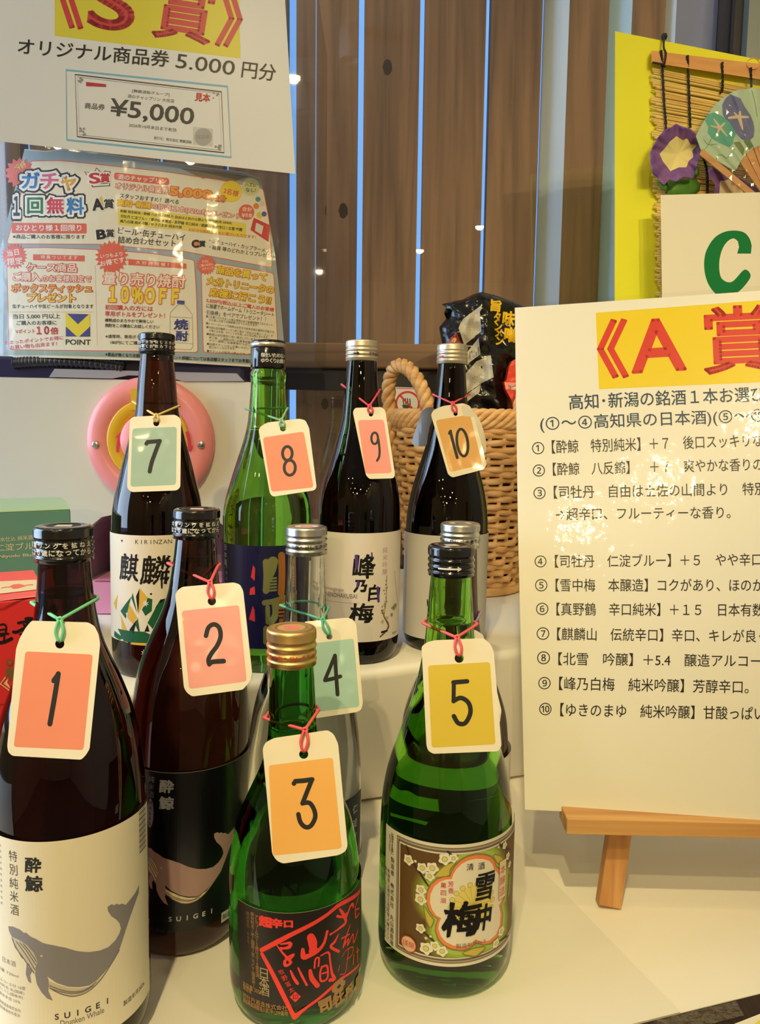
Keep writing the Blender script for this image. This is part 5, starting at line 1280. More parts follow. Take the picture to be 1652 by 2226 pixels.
def leafy(par, pts, off):
    n = 10; P = [cf(*q) for q in pts]; c = (sum(q[0] for q in P) / len(P), sum(q[1] for q in P) / len(P)); b = MB()
    ring = [cY(*q, off) for q in P]; mid_ = [cY(c[0] + (q[0] - c[0]) * .5, c[1] + (q[1] - c[1]) * .5, off + .004) for q in P]; C_ = cY(*c, off + .006); N = len(P)
    b.add(ring + mid_ + [C_], [(i, (i + 1) % N, N + (i + 1) % N, N + i) for i in range(N)] + [(N + i, N + (i + 1) % N, 2 * N) for i in range(N)], 0, True)
    o = b.build('leaf', m_grn, par); md = o.modifiers.new('thickness', 'SOLIDIFY'); md.thickness = .0006
leafy(t1_, [(440,1850),(560,1825),(700,1790),(800,1800),(850,1880),(840,1960),(700,2060),(460,2040),(400,1940)], .012); leafy(t1_, [(760,1700),(830,1630),(835,1740),(790,1790)], .012); leafy(t1_, [(290,1830),(350,1850),(450,1900),(430,1980),(340,1920)], .011)
fo = [cf(*q) for q in [(950,1690),(1030,1625),(1090,1680),(1140,1680),(1180,1720),(1260,1710),(1360,1780),(1480,1850),(1600,1920),(1660,2080),(1600,2300),(1350,2380),(1120,2300),(1020,2100),(1060,1850),(990,1790)]]
st = [cf(*q) for q in [(1120,1830),(1180,1830),(1260,1790),(1380,1880),(1400,1960),(1470,2080),(1400,2240),(1200,2240),(1100,2060)]]
flower('purple cloth morning glory half hidden under the paper fan', *cf(1290, 2020), fo, st, .013, m_purple, ink((226, 204, 168)))
# folding fan in a clear sleeve
pv = cf(1870, 2270)
def cFan(px, py, off=0.0):
    an = math.atan2(py - pv[1], px - pv[0]); return cY(px, py, .034 + .0014 * math.sin(an * 46) + off)
t = thing('paper_fan', 'pale aqua folding fan with painted morning glories in a clear sleeve', 'fan', cY(*pv, .03), None)
A = Art(cFan, -1); A.LAY = 1.6e-4; aq = ink((190, 214, 192))
outer = [(800,1240),(850,1130),(920,1020),(1030,850),(1180,710),(1330,640),(1500,612),(1700,620),(1900,640),(2200,760)]; inner = [(2200,1420),(1900,1335),(1700,1350),(1550,1390),(1450,1470),(1390,1560),(1310,1700)]
FP = [cf(*q) for q in outer + inner + [(1080,1560), (870,1430)]]; A.poly(FP, aq, 0)
A.poly([cf(*q) for q in [(1140,830),(1190,740),(1250,690),(1380,745),(1440,860),(1510,960),(1550,1060),(1565,1150),(1552,1250),(1480,1310),(1400,1282),(1320,1200),(1230,1080),(1150,960)]], ink((112, 116, 168)), 1)
A.poly([cf(*q) for q in [(1245,695),(1300,730),(1360,870),(1340,930),(1290,800)]], ink((90, 92, 150)), 1.5)
A.poly([cf(*q) for q in [(918,1030),(960,950),(1040,930),(1140,975),(1240,1060),(1325,1200),(1290,1290),(1285,1340),(1240,1382),(1110,1330),(1010,1270),(950,1190),(965,1120)]], ink((98, 180, 162)), 1.7)
crm = ink((226, 206, 178))
for q, w_ in (([(1230,1000),(1340,985),(1480,990)], [5, 7, 4]), ([(1375,920),(1370,1010),(1410,1150)], [4, 8, 3]), ([(1300,930),(1370,1010)], [2.5, 6])): A.stroke([cf(*v) for v in q], w_, crm, 2.2)
for q, w_ in (([(1035,1015),(1110,1120),(1205,1235)], [2, 6, 2]), ([(1170,1070),(1110,1130),(1060,1250)], [4, 6, 3]), ([(1000,1105),(1100,1130)], [3, 5])): A.stroke([cf(*v) for v in q], w_, crm, 2.2)
lg = ink((132, 160, 110))
for q in ([(1000,1270),(960,1350),(890,1440)], [(900,1280),(960,1350),(1080,1340)], [(1060,1570),(1080,1490),(1150,1490),(1200,1530),(1240,1480)], [(1530,640),(1570,800),(1600,980)]): A.stroke([cf(*v) for v in q], 1.6, lg, 1, 4)
A.poly([cf(*q) for q in [(1290,1320),(1370,1310),(1430,1400),(1420,1500),(1370,1440)]], ink((128, 146, 84)), 1.6); A.poly([cf(*q) for q in [(1420,1300),(1500,1280),(1550,1370),(1500,1420)]], ink((108, 134, 84)), 1.5)
o = A.build('leaf_paper', t, [(0, 1500, 1760, 3), (1, 180, 400, 3)]); md = o.modifiers.new('thickness', 'SOLIDIFY'); md.thickness = .0004
b = MB()
for k in range(17):
    f_ = k / 16; i_ = f_ * (len(inner) - 2); j_ = int(min(i_, len(inner) - 3)); q = Vector(inner[j_]).lerp(Vector(inner[j_ + 1]), i_ - j_); q = cf(*q)
    a_ = cFan(q[0], q[1], -.0005); c_ = cY(pv[0], pv[1], .0325); d_ = (c_ - a_); sd_ = Vector((d_.z, 0, -d_.x)).normalized() * .0021
    b.prism([a_ + sd_, a_ - sd_, c_ - sd_ * .6, c_ + sd_ * .6], (0, .0009, 0))
b.build('ribs', m_bam, t)
b = MB(); q0, q1 = cf(865, 1440), cf(1610, 1960); a_, c_ = cY(*q0, .037), cY(*q1, .037); d_ = c_ - a_; sd_ = Vector((d_.z, 0, -d_.x)).normalized() * .0038; e_ = cY(*pv, .034)
b.prism([a_ + sd_, a_ - sd_, e_ - sd_, e_ + sd_], (0, .0016, 0)); b.build('guard_stick', m_bam, t, .0004)
m_slv = film('clear_sleeve', (.97, .97, .95), .07, .08)
A = Art(lambda a_, b_, o_: cY(a_, b_, .0395 + .0016 * math.sin(a_ * .21 + b_ * .13) + o_), -1); A.poly([cf(*q) for q in [(770,1250),(830,1090),(960,900),(1130,680),(1300,560),(1500,500),(1800,480),(2300,560),(2300,2200),(1700,2160),(1000,1640),(800,1440)]], m_slv, 0); A.build('clear_sleeve', t, [(0, 1480, 1800, 6), (1, 150, 480, 6)])
# C sign
FC = lambda x, z: FY(x, z) - .050 - .0
cC = surf(FC); t = thing('prize_sign', 'white C prize sign with bold green letter in front of the yellow panel', 'sign', cC(1560, 640))
Q = [(1436, 424), ext((1436, 424), (1652, 418), 1860), (1860, 1230), (1447, 1245)]
A = Art(cC, -1); A.rect(Q, WHT, 0, 2, 4)
gC = ink((18, 122, 62), FILM)
CC = [(1590,1745),(1495,1745),(1508,1700),(1500,1660),(1470,1640),(1430,1660),(1395,1710),(1375,1780),(1372,1850),(1385,1910),(1425,1940),(1470,1932),(1545,1855),(1588,1892),(1560,1950),(1500,2010),(1430,2040),(1360,2030),(1305,1970),(1275,1890),(1268,1800),(1285,1720),(1335,1640),(1400,1598),(1470,1586),(1540,1598),(1580,1640),(1595,1690)]
A.poly([cp(v.x, v.y) for v in spline([Vector((q[0], q[1], 0)) for q in CC[3:]], 4) + [Vector((q[0], q[1], 0)) for q in CC[:3]]], gC, 1); A.text('賞', (1690, 618), (1800, 612), 120, gC, 1, .03); A.build('sheet', t, None, slab_extra(cC, Q, .0006, WHT))
b = MB(); pb_ = cC(1650, 1240); z0 = RZ + .0006
vs_ = [cC(1460, 1240), cC(1850, 1228)]
b.prism([Vector((vs_[0].x, vs_[0].y + .0012, z0)), Vector((vs_[1].x, vs_[1].y + .0012, z0)), Vector((vs_[1].x, vs_[1].y + .0012, vs_[1].z + .05)), Vector((vs_[0].x, vs_[0].y + .0012, vs_[0].z + .05))], (0, .003, 0)); b.prism([Vector((vs_[0].x, vs_[0].y + .0012, z0)), Vector((vs_[1].x, vs_[1].y + .0012, z0)), Vector((vs_[1].x, vs_[1].y + .03, z0)), Vector((vs_[0].x, vs_[0].y + .025, z0))], (0, 0, .002)); b.build('stand', mat('acrylic_stand', (210, 210, 205), .2), t)
FILM = 1
# ================================================================== CAPSULE MACHINE
YM = .885
m_mach = mat('cream_machine_plastic', (226, 220, 208), 0.32, spec=0.5)
m_pink = mat('pink_machine_plastic', (246, 150, 150), 0.28); m_pink2 = mat('soft_pink_tray', (248, 160, 196), 0.3)
m_mauve = mat('mauve_plastic', (150, 122, 140), 0.4); m_navy = mat('navy_machine_plastic', (42, 42, 84), 0.25); m_gtrim = mat('grey_lilac_trim', (168, 164, 178), 0.4)
m_dyel = mat('yellow_machine_plastic', (226, 180, 40), 0.35); m_arrow = mat('crimson_arrow', (224, 48, 84), 0.4); m_screw = mat('steel_screw', (190, 184, 176), 0.3, 1.0)
cm_ = lambda px, py, off=0.0: at_y(px, py, YM - off)
t = thing('capsule_machine', 'cream capsule toy machine with round pink dial behind the bottle tagged 7', 'capsule machine', cm_(300, 1340))
t.location.z = RZ; WPOS[t.name] = Vector(t.location)
Q = [(-90, 818), (552, 831), (540, 1352), (-90, 1345)]
Pq = [cm_(*q) for q in Q]; Pq[2].x = Pq[1].x; Pq[2].z = RZ + .0005; Pq[3].x = Pq[0].x; Pq[3].z = RZ + .0005
HO = [(188,1263),(188,1178),(199,1142),(221,1124),(250,1118),(430,1116),(463,1124),(485,1142),(495,1178),(495,1266)]
hp_ = [cm_(*q) for q in HO]
b = MB(); b.prism(Pq, (0, .012, 0), 0, (hp_,))
x0_, x1_, zt_ = Pq[0].x, Pq[1].x, Pq[1].z
b.box((x0_, YM + .0115, RZ + .0005), (x0_ + .004, 1.12, zt_)); b.box((x1_ - .004, YM + .0115, RZ + .0005), (x1_, 1.12, zt_)); b.box((x0_, 1.116, RZ + .0005), (x1_, 1.12, zt_)); b.box((x0_, YM + .0115, zt_ - .004), (x1_, 1.12, zt_))
b.build('housing', m_mach, t, .0015)
b = MB(); n = len(hp_); bk = [p + Vector((0, .075, 0)) for p in hp_]
b.add(hp_ + bk, [(i, (i + 1) % n, n + (i + 1) % n, n + i) for i in range(n)]); b.add(bk, tessellate_polygon([bk])); b.build('dispenser_chute', m_mauve, t)
b = MB(); T = [cm_(*q) for q in ((204, 1262), (497, 1266), (500, 1338), (206, 1334))]
for v in T: v.z = max(v.z, RZ + .0015)
b.prism(T, (0, -.012, 0)); vs = [T[0] + Vector((0, -.006, .001)), T[1] + Vector((0, -.006, .001)), T[1] + Vector((-.002, .06, .002)), T[0] + Vector((.002, .06, .002))]
b.add(vs, [(0, 1, 2, 3)]); b.build('tray', m_pink2, t, .003, True)
DC = cm_(330, 958); MY = Matrix.Translation(DC) @ Matrix.Rotation(PI / 2, 4, 'X')
def turned(prof, m_, name, par, n=72, c=None, bevel=0):
    b = MB(); b.lathe(prof, 0, 0, n); M = MY if c is None else Matrix.Translation(c) @ Matrix.Rotation(PI / 2, 4, 'X')
    b.v = [M @ v for v in b.v]; return b.build(name, m_, par)
r_ = 137 / FPX * YM
dial = turned([(r_, 0), (r_, .004), (r_ * .985, .009), (r_ * .95, .012), (r_ * .66, .0145), (r_ * .645, .0125), (r_ * .3, .0125), (0, .0125)], m_pink, 'dial_plate', t)
turned([(r_ * .64, .0125), (r_ * .64, .0150), (r_ * .62, .0155), (r_ * .45, .0155), (r_ * .43, .0125)], m_dyel, 'arrow_ring', dial)
kn = turned([(r_ * .42, .0125), (r_ * .42, .018), (r_ * .39, .020), (0, .021)], m_pink, 'turning_knob', t)
b = MB(); b.box((-.008, -.028, .0195), (.008, .028, .036)); b.v = [MY @ v for v in b.v]; b.build('grip', m_pink, kn, .003)
b = MB(); c_ = [at_y(q[0], q[1], YM - .0135) for q in ((287, 845), (375, 847), (375, 893), (287, 891))]; b.prism(c_, (0, -.004, 0)); b.build('coin_plate', m_dyel, dial, .001, True)
for px in (218, 443): turned([(.0042, .012), (.0042, .0150), (.0030, .0158), (0, .0154)], m_screw, 'screw', dial, 20, cm_(px, 966))
for s_, pts, hd in ((1, [(256, 983), (257, 966), (261, 950)], [(251, 951), (263, 938), (269, 953)]), (-1, [(406, 938), (410, 955), (412, 970)], [(405, 971), (414, 983), (419, 968)])):
    A = Art(lambda a_, b_, o: cm_(a_, b_, .0158 + o), -1); A.stroke(pts, 6.5, m_arrow, 0, 3, cap=False); A.poly(hd, m_arrow, 0); A.build('arrow', dial)
b = MB(); z1 = at_y(300, 776, YM).z; b.box((x0_ + .006, YM + .004, zt_ + .0005), (x1_ - .012, 1.10, z1)); b.build('dome_collar', m_navy, t, .004)
tp = [cm_(*q) for q in ((120, 802), (515, 812), (531, 829), (400, 829), (372, 822), (330, 818), (280, 816), (245, 823), (108, 820))]; b = MB(); b.prism([p + Vector((0, .003, 0)) for p in tp], (0, -.005, 0)); b.build('trim_plate', m_gtrim, t, .001, True)
b = MB(); hs = [cm_(x, y, -.002) for x, y in ((30, 790), (90, 786), (180, 788), (270, 799))]; P = spline(hs, 26); b.tube(P, [.0062 + .0009 * math.sin(i * 2.1) for i in range(len(P))], 10); b.build('corrugated_hose', mat('dark_hose', (40, 38, 52), .35), t)
GX = at_y(290, 600, .88).x
gl = [Vector((GX + d_, .879 + .9 * d_ * d_, z1)) for d_ in [-.20 + .02 * k for k in range(21)]]; gl += [Vector((gl[-1].x, 1.10, z1)), Vector((gl[0].x, 1.10, z1))]
ztp = at_y(300, -120, .86).z; n = len(gl); b = MB(); b.add(gl + [Vector((p.x, p.y, ztp)) for p in gl], [(i, (i + 1) % n, n + (i + 1) % n, n + i) for i in range(n)] + [tuple(range(n, 2 * n))]); b.build('clear_dome', film('clear_acrylic', (.94, .96, .99), .03, .02), t)

# ================================================================== S PRIZE SIGN
SS = lambda x, z: .863 + .05 * (x + .28)
cS = surf(SS); z1_ = crop(0, 0, 2.503)
t = thing('prize_sign', 'large white S prize sign with a pictured voucher, fixed above the printed flyer', 'sign', cS(300, 330))
WS = ink((238, 232, 218), 2); K2 = ink((28, 26, 34), 2)
A = Art(lambda a_, b_, o: cS(a_, b_, o), -1)
Q = [(-130, -130), (612, -130), (642, 378), (-40, 303)]
O = [(-150, -140), (618, -140), (649, 370), (643, 384), (-60, 306)]
A.poly(Q, WS, 0); A.poly([(118.5, -90), (517, -90), (522.6, 127), (119, 78)], ink((232, 214, 62), 2), 1)
RS = ink((212, 66, 66), 2)
A.text('《', (126, 57), (178, 62), 122, RS, 2, .022); A.text('S', (194, 56), (282, 66), 110, RS, 2, .03); A.text('賞', (331, 78), (453, 97), 132, RS, 2, .02); A.text('》', (469, 98), (519, 103), 122, RS, 2, .022)
A.text('オリジナル商品券', (38, 117), (366, 146), 35, K2, 2, .012); A.text('5.000', (381, 147), (508, 164), 31, K2, 2, .004); A.text('円分', (524, 168), (597, 177), 36, K2, 2, .01)
A.frame([(143.5, 152), (494, 188), (502, 342), (145, 304)], 4.2, ink((120, 184, 206), 2), 2)
A.frame([(163, 162), (481, 199.5), (487, 332), (168, 297)], 2.6, ink((60, 56, 54), 2), 2); A.frame([(168, 167), (476, 203), (482, 327), (173, 293)], .8, ink((110, 104, 98), 2), 2)
for c_ in ((177, 175), (470, 208), (474, 320), (180, 286)):
    for k in range(7): A.disc((c_[0] + random.uniform(-7, 7), c_[1] + random.uniform(-7, 7)), random.uniform(1.5, 3.2), ink((150, 146, 138), 2), 2, 8)
A.poly([(187, 178), (230, 183), (230, 189), (187, 187)], ink((196, 44, 60), 2), 3)
sg = ink((70, 66, 64), 2)
A.text('[舞鶴酒販グループ]', z1_(718, 505), z1_(920, 526), 8, sg, 2); A.text('酒のチャップリン 大在店', z1_(693, 532), z1_(947, 560), 8, sg, 2); A.text('商品券', z1_(460, 590), z1_(568, 600), 13, sg, 2, .01)
A.text('¥5,000', z1_(595, 640), z1_(1047, 692), 42, sg, 2, .014); A.text('2026年10月末日まで有効', z1_(700, 690), z1_(958, 718), 8, sg, 2); A.text('発行元：株式会社 舞鶴酒販', z1_(835, 758), z1_(1042, 783), 7, sg, 2)
A.text('見本', z1_(1060, 548), z1_(1140, 556), 18, ink((214, 50, 60), 2), 2, .03)
A.rect([z1_(1050, 690), z1_(1155, 700), z1_(1155, 795), z1_(1050, 785)], ink((214, 206, 192), 2), 2); A.disc(z1_(1105, 745), 19, ink((176, 170, 160), 2), 2.5, 30); A.ctext('商品券', z1_(1105, 745), 9, ink((150, 146, 138), 2), 3)
A.build('sheet', t, None, slab_extra(cS, Q, .0005, WS))
A = Art(lambda a_, b_, o: cS(a_, b_, .0012), -1); A.poly(rounded(O, 8), m_film, 0, (Q,)); A.build('laminate_film', t)
for px in (120, 470):
    b = MB(); p_ = cS(px, 200, -.0006); b.box((p_.x - .01, p_.y, p_.z - .01), (p_.x + .01, .8785 + .9 * (p_.x - GX) ** 2, p_.z + .01)); b.build('sticky_pad', m_mach, t)
# ================================================================== CAMPAIGN FLYER WRAPPED ON THE DOME
FF = lambda x, z: .872 + .9 * (x - GX) ** 2
cFl = surf(FF); Z2 = crop(0, 310, 5.006); Z3 = crop(180, 340, 3.755); Z4 = crop(0, 520, 5.006); Z5 = crop(310, 540, 5.006)
t = thing('campaign_flyer', 'crowded printed campaign flyer wrapped around the clear dome of the capsule machine', 'flyer', cFl(300, 790))
A = Art(lambda a_, b_, o: cFl(a_, b_, o), -1)
g = lambda *c: ink(c, FILM)
BASE = g(158, 172, 176); CRM = g(236, 224, 196); ORR = g(226, 98, 76); DK = g(24, 22, 28); OY = g(240, 170, 52); YE = g(240, 212, 50); CR2 = g(244, 226, 204); WH_ = g(246, 238, 224); RDF = g(206, 50, 64)
FO = [(53,325),(100,329),(140,324),(180,328),(330,350),(420,361),(526,375),(566,389),(583,470),(598,553),(609,650),(617,740),(620,799),(544,797),(330,784),(100,777),(-58,778)]
A.poly(FO, BASE, 0); A.stroke(FO[:8], 2.2, g(214, 206, 190), 1, cap=False); A.stroke([(-58, 776), (100, 775), (330, 782), (544, 795), (618, 797)], 5, g(222, 212, 188), 1, cap=False)
A.poly([(392, 366), (480, 374), (540, 384), (500, 398), (440, 388)], g(132, 120, 98), 1); A.poly([(60, 745), (0, 770), (200, 775), (330, 778), (310, 768), (120, 764)], g(150, 166, 150), .5)
def panel(pts):
    A.poly(rounded(pts, 7), CRM, 1.2); A.stroke(rounded(pts, 7), 1.6, ORR, 1.6, closed=True)
panel([(66,350),(130,349),(200,356),(366,374),(481,392),(572,410),(585,480),(592,582),(398,546),(330,541),(216,531),(14,530)])
panel([(14,540),(100,538),(222,543),(330,551),(422,565),(427,640),(430,766),(330,764),(20,760)]); panel([(437,572),(466,571),(595,594),(600,680),(605,773),(442,766)])
E1 = lambda m_, w_: [(m_, w_)]
def pt(txt, p0, p1, h, m_, bold=.01, edge=None, f=5.006): A.text(txt, p0, p1, h / f, m_, 3, bold, 0, edge)
A.burst(Z2(215, 330), 26, 34, 14, ORR, 1.8); pt('好評', Z2(180, 320), Z2(295, 255), 70, g(240, 200, 120), .03)
for ch, x0_, x1_, y0_, y1_, m_ in (('ガ', 240, 425, 495, 325, g(60, 130, 190)), ('チ', 445, 632, 500, 335, g(226, 110, 140)), ('ャ', 668, 820, 520, 375, g(232, 172, 64)), ('１', 148, 212, 790, 590, g(36, 44, 70)), ('回', 300, 462, 770, 602, g(38, 120, 70)), ('無', 512, 690, 770, 600, g(218, 66, 86)), ('料', 728, 910, 780, 600, g(50, 130, 190))):
    A.text(ch, Z2(x0_, y0_), Z2(x1_, y0_), (y0_ - y1_) / 5.006, m_, 2, .03, 0, [(DK, .24), (WH_, .15)])
A.poly(rounded([Z2(130, 872), Z2(942, 880), Z2(942, 990), Z2(126, 985)], 3), ORR, 2); pt('おひとり様１回限り', Z2(175, 960), Z2(885, 962), 68, WH_, .02)
pt('※商品ご購入のお客様に限ります', Z2(140, 1045), Z2(925, 1048), 46, DK, .008)
A.stroke([Z2(*q) for q in [(1005, 480), (975, 400), (920, 315), (990, 330), (1010, 355), (1050, 275), (1120, 345), (1135, 310), (1200, 315), (1185, 420), (1195, 470)]], 1.8, DK, 2); A.frame([Z2(1005, 450), Z2(1192, 440), Z2(1197, 468), Z2(1012, 482)], 1.6, DK, 2)
pt('S', Z2(980, 445), Z2(1085, 440), 110, RDF, .03, E1(WH_, .12)); pt('賞', Z2(1092, 432), Z2(1195, 430), 95, RDF, .03, E1(WH_, .12))
A.poly([Z2(*q) for q in [(1055, 680), (1100, 580), (1150, 680)]], g(220, 190, 90), 2); pt('A', Z2(1015, 735), Z2(1122, 725), 115, DK, .05, E1(WH_, .1)); pt('賞', Z2(1130, 715), Z2(1240, 715), 100, DK, .02, E1(WH_, .1))
A.poly([Z2(*q) for q in [(1085, 1040), (1125, 930), (1180, 1050)]], g(190, 190, 180), 2); pt('B', Z2(1062, 1050), Z2(1150, 1040), 95, DK, .05, E1(WH_, .1)); pt('賞', Z2(1155, 1030), Z2(1243, 1028), 85, DK, .02, E1(WH_, .1))
f3 = 3.755
A.poly(rounded([Z3(255, 130), Z3(705, 178), Z3(705, 236), Z3(255, 190)], 7), ORR, 2); pt('酒のチャップリン', Z3(285, 186), Z3(680, 224), 42, WH_, .02, None, f3)
pt('オリジナル商品券', Z3(265, 262), Z3(695, 305), 52, CR2, .015, E1(ORR, .09), f3); pt('5,000', Z3(710, 322), Z3(1045, 358), 76, OY, .03, E1(ORR, .09), f3); pt('円分', Z3(1050, 362), Z3(1165, 374), 52, OY, .02, E1(ORR, .09), f3)
A.disc(Z3(1210, 285), 23, YE, 1.8, 28); A.stroke(ell(*Z3(1210, 285), 23, 23), .8, OY, 2, closed=True); pt('2名様', Z3(1145, 300), Z3(1265, 330), 48, ORR, .02, None, f3); A.disc(Z3(1370, 245), 19, g(216, 214, 150), 1.8, 28); pt('ハズレ', Z3(1325, 245), Z3(1412, 250), 32, DK, .01, None, f3); pt('なし!', Z3(1330, 288), Z3(1410, 292), 32, DK, .01, None, f3)
pt('スタッフおすすめ！選べる', Z3(300, 338), Z3(780, 392), 38, DK, .01, None, f3)
A.poly([Z3(*q) for q in [(285, 425), (800, 470), (1330, 545), (1330, 665), (800, 600), (290, 560)]], g(234, 210, 80), 2)
pt('高知･新潟', Z3(280, 402), Z3(550, 430), 54, YE, .02, E1(g(230, 130, 50), .09), f3); pt('の銘酒１本(720㎖)プレゼント！', Z3(556, 430), Z3(1310, 522), 50, CR2, .012, E1(ORR, .09), f3)
for s_, x0_, y0_, x1_, y1_ in (('酔鯨 特別純米 / 酔鯨 八反錦 / 司牡丹 自由は土佐の山間より(特別純米 500㎖)', 305, 460, 1215, 560), ('司牡丹 仁淀ブルー / 雪中梅 本醸造 / 真野鶴 辛口純米 / 麒麟山 伝統辛口 / 北雪 吟醸', 308, 500, 1300, 612), ('峰乃白梅 純米吟醸 / ゆきのまゆ 純米吟醸', 305, 540, 808, 592)): pt(s_, Z3(x0_, y0_), Z3(x1_, y1_), 27, DK, .012, None, f3)
pt('お好きな銘柄を１本お選びいただけます！', Z3(862, 610), Z3(1410, 672), 27, g(230, 120, 60), .015, None, f3)
pt('ビール･缶チューハイ', Z3(285, 630), Z3(832, 690), 56, DK, .012, None, f3); pt('詰め合わせセット', Z3(285, 706), Z3(755, 738), 56, DK, .012, None, f3)
A.disc(Z3(925, 715), 8, g(216, 130, 70), 2); pt('C', Z3(892, 742), Z3(945, 742), 58, DK, .05, None, f3); pt('賞', Z3(950, 738), Z3(1000, 738), 50, DK, .03, None, f3); pt('・缶チューハイ・カップラーメン', Z3(1030, 702), Z3(1518, 790), 36, DK, .006, None, f3); pt('・雑貨 等のどれか１つプレゼント', Z3(1030, 756), Z3(1568, 836), 36, DK, .006, None, f3)
A.disc(Z3(1335, 455), 17, ORR, 2, 26); pt('合計', Z3(1300, 445), Z3(1380, 452), 36, WH_, .01, None, f3); pt('30名様', Z3(1295, 492), Z3(1380, 500), 34, WH_, .01, None, f3)
A.poly([Z3(*q) for q in [(1395, 500), (1528, 562), (1516, 700), (1368, 600)]], g(206, 60, 56), 2); A.poly([Z3(*q) for q in [(1415, 540), (1475, 570), (1460, 640), (1405, 605)]], g(226, 214, 200), 2.5)
for x, y, r, c_ in ((1430, 350, 7, (70, 150, 160)), (1415, 405, 8, (226, 130, 60)), (1455, 440, 8, (230, 224, 210)), (1465, 385, 7, (226, 200, 190)), (1440, 480, 8, (226, 200, 80)), (1480, 470, 7, (80, 90, 160))): A.disc(Z3(x, y), r * .8, g(*c_), 2.2, 14)
# lower left panel
A.burst(Z4(155, 185), 22, 28.5, 22, ORR, 2.2); A.ctext('当日', Z4(142, 145), 13.5, WH_, 3, .02, -.12); A.ctext('限定', Z4(165, 240), 15.5, WH_, 3, .02, -.12)
A.poly([Z4(360, 164), Z4(920, 178), Z4(920, 242), Z4(360, 228)], ORR, 2); pt('特 典 つ い て ま す', Z4(445, 215), Z4(842, 222), 42, CR2, .01)
pt('ケース商品', Z4(290, 345), Z4(830, 358), 88, CR2, .015, [(g(150, 60, 50), .1), (ORR, .085)]); pt('ご購入', Z4(145, 452), Z4(440, 456), 92, CR2, .015, [(ORR, .085)]); pt('のお客様限定で', Z4(455, 462), Z4(990, 468), 72, CR2, .012, [(ORR, .09)])
pt('ボックスティッシュ', Z4(130, 575), Z4(1000, 578), 86, OY, .03, [(g(150, 60, 50), .1), (ORR, .08)]); pt('プレゼント', Z4(298, 676), Z4(818, 684), 88, YE, .03, [(g(150, 60, 50), .1), (ORR, .08)])
pt('缶チューハイや缶ビールが対象となります', Z4(135, 752), Z4(1015, 752), 45, DK, .01)
for k in range(58): A.disc(Z4(115 + 15.8 * k, 792), .8, g(200, 130, 100), 2, 6)
for k in range(44): A.disc(Z4(1035 + .55 * k, 290 + 20 * k), .8, g(190, 110, 90), 2, 6)
pt('当日 5,000 円以上', Z4(140, 868), Z4(655, 864), 54, DK, .008); pt('ご購入のお客様に', Z4(180, 935), Z4(615, 932), 48, DK, .01); pt('Vポイント', Z4(168, 1026), Z4(380, 1020), 44, RDF, .01); pt('１０', Z4(402, 1034), Z4(530, 1030), 80, RDF, .05); pt('倍', Z4(550, 1034), Z4(632, 1032), 72, RDF, .03)
pt('たまったポイントでお得に', Z4(50, 1150), Z4(690, 1092), 44, g(214, 84, 120), .01); pt('お買い物も出来ます！', Z4(110, 1202), Z4(620, 1158), 46, g(214, 84, 120), .01)
VB = g(58, 62, 132); A.poly([Z4(713, 806), Z4(976, 814), Z4(981, 1062), Z4(715, 1060)], g(232, 208, 44), 2); A.poly([Z4(730, 810), Z4(965, 816), Z4(848, 925)], VB, 3); A.poly([Z4(716, 950), Z4(835, 1058), Z4(717, 1058)], VB, 3); A.poly([Z4(979, 950), Z4(981, 1060), Z4(862, 1060)], VB, 3)
pt('POINT', Z4(715, 1146), Z4(985, 1150), 56, DK, .015)
A.burst(Z4(1215, 195), 29, 37, 20, ORR, 2.2); pt('いつもより', Z4(1095, 210), Z4(1335, 180), 44, WH_, .015); pt('お得です！', Z4(1095, 300), Z4(1385, 245), 62, WH_, .015)
A.poly([(279, 563), (405, 573), (405, 584), (279, 576)], ORR, 2); pt('大 好 評 開 催 ！', (295, 574), (366, 579.5), 40, CR2, .01)
pt('量り売り焼酎', (224, 617), (401, 627), 135, CR2, .015, [(ORR, .075)]); pt('１０％ＯＦＦ', (237, 655), (387, 660), 160, YE, .05, [(ORR, .10)])
pt('初回購入の方には', (228, 673), (332, 677), 56, RDF, .015); pt('専用ボトルをプレゼント！', (228, 687), (358, 692), 56, RDF, .015)
pt('樽熟成のまろやかで美味しい', (228, 700), (333, 703), 40, DK, .015); pt('焼酎をこの機会にお試しください', (228, 711), (346, 715), 40, DK, .015)
pt('※通常時、専用ボトルは', (229, 735), (322, 737), 40, DK, .01); pt('180円にてご購入頂けます', (240, 748), (345, 751), 40, DK, .01)
A.frame(rounded([Z5(*q) for q in [(382, 612), (300, 700), (297, 745), (297, 1040), (330, 1095), (520, 1102), (548, 1070), (540, 720), (452, 612)]], 2), .9, g(150, 140, 134), 2); A.stroke([Z5(298, 745), Z5(541, 755)], .8, g(150, 140, 134), 2, cap=False); A.stroke([Z5(298, 1020), Z5(548, 1040)], .8, g(150, 140, 134), 2, cap=False)
A.poly([Z5(375, 565), Z5(455, 570), Z5(455, 608), Z5(375, 602)], VB, 3); pt('焼', Z5(345, 878), Z5(490, 884), 108, VB, .04, E1(WH_, .09)); pt('酎', Z5(362, 1002), Z5(488, 1008), 104, VB, .04, E1(WH_, .09))
pt('※景品が無くなり次第終了となります。イベント詳細については各店舗スタッフまでお気軽に', (229, 774), (548, 789), 40, DK, .02)
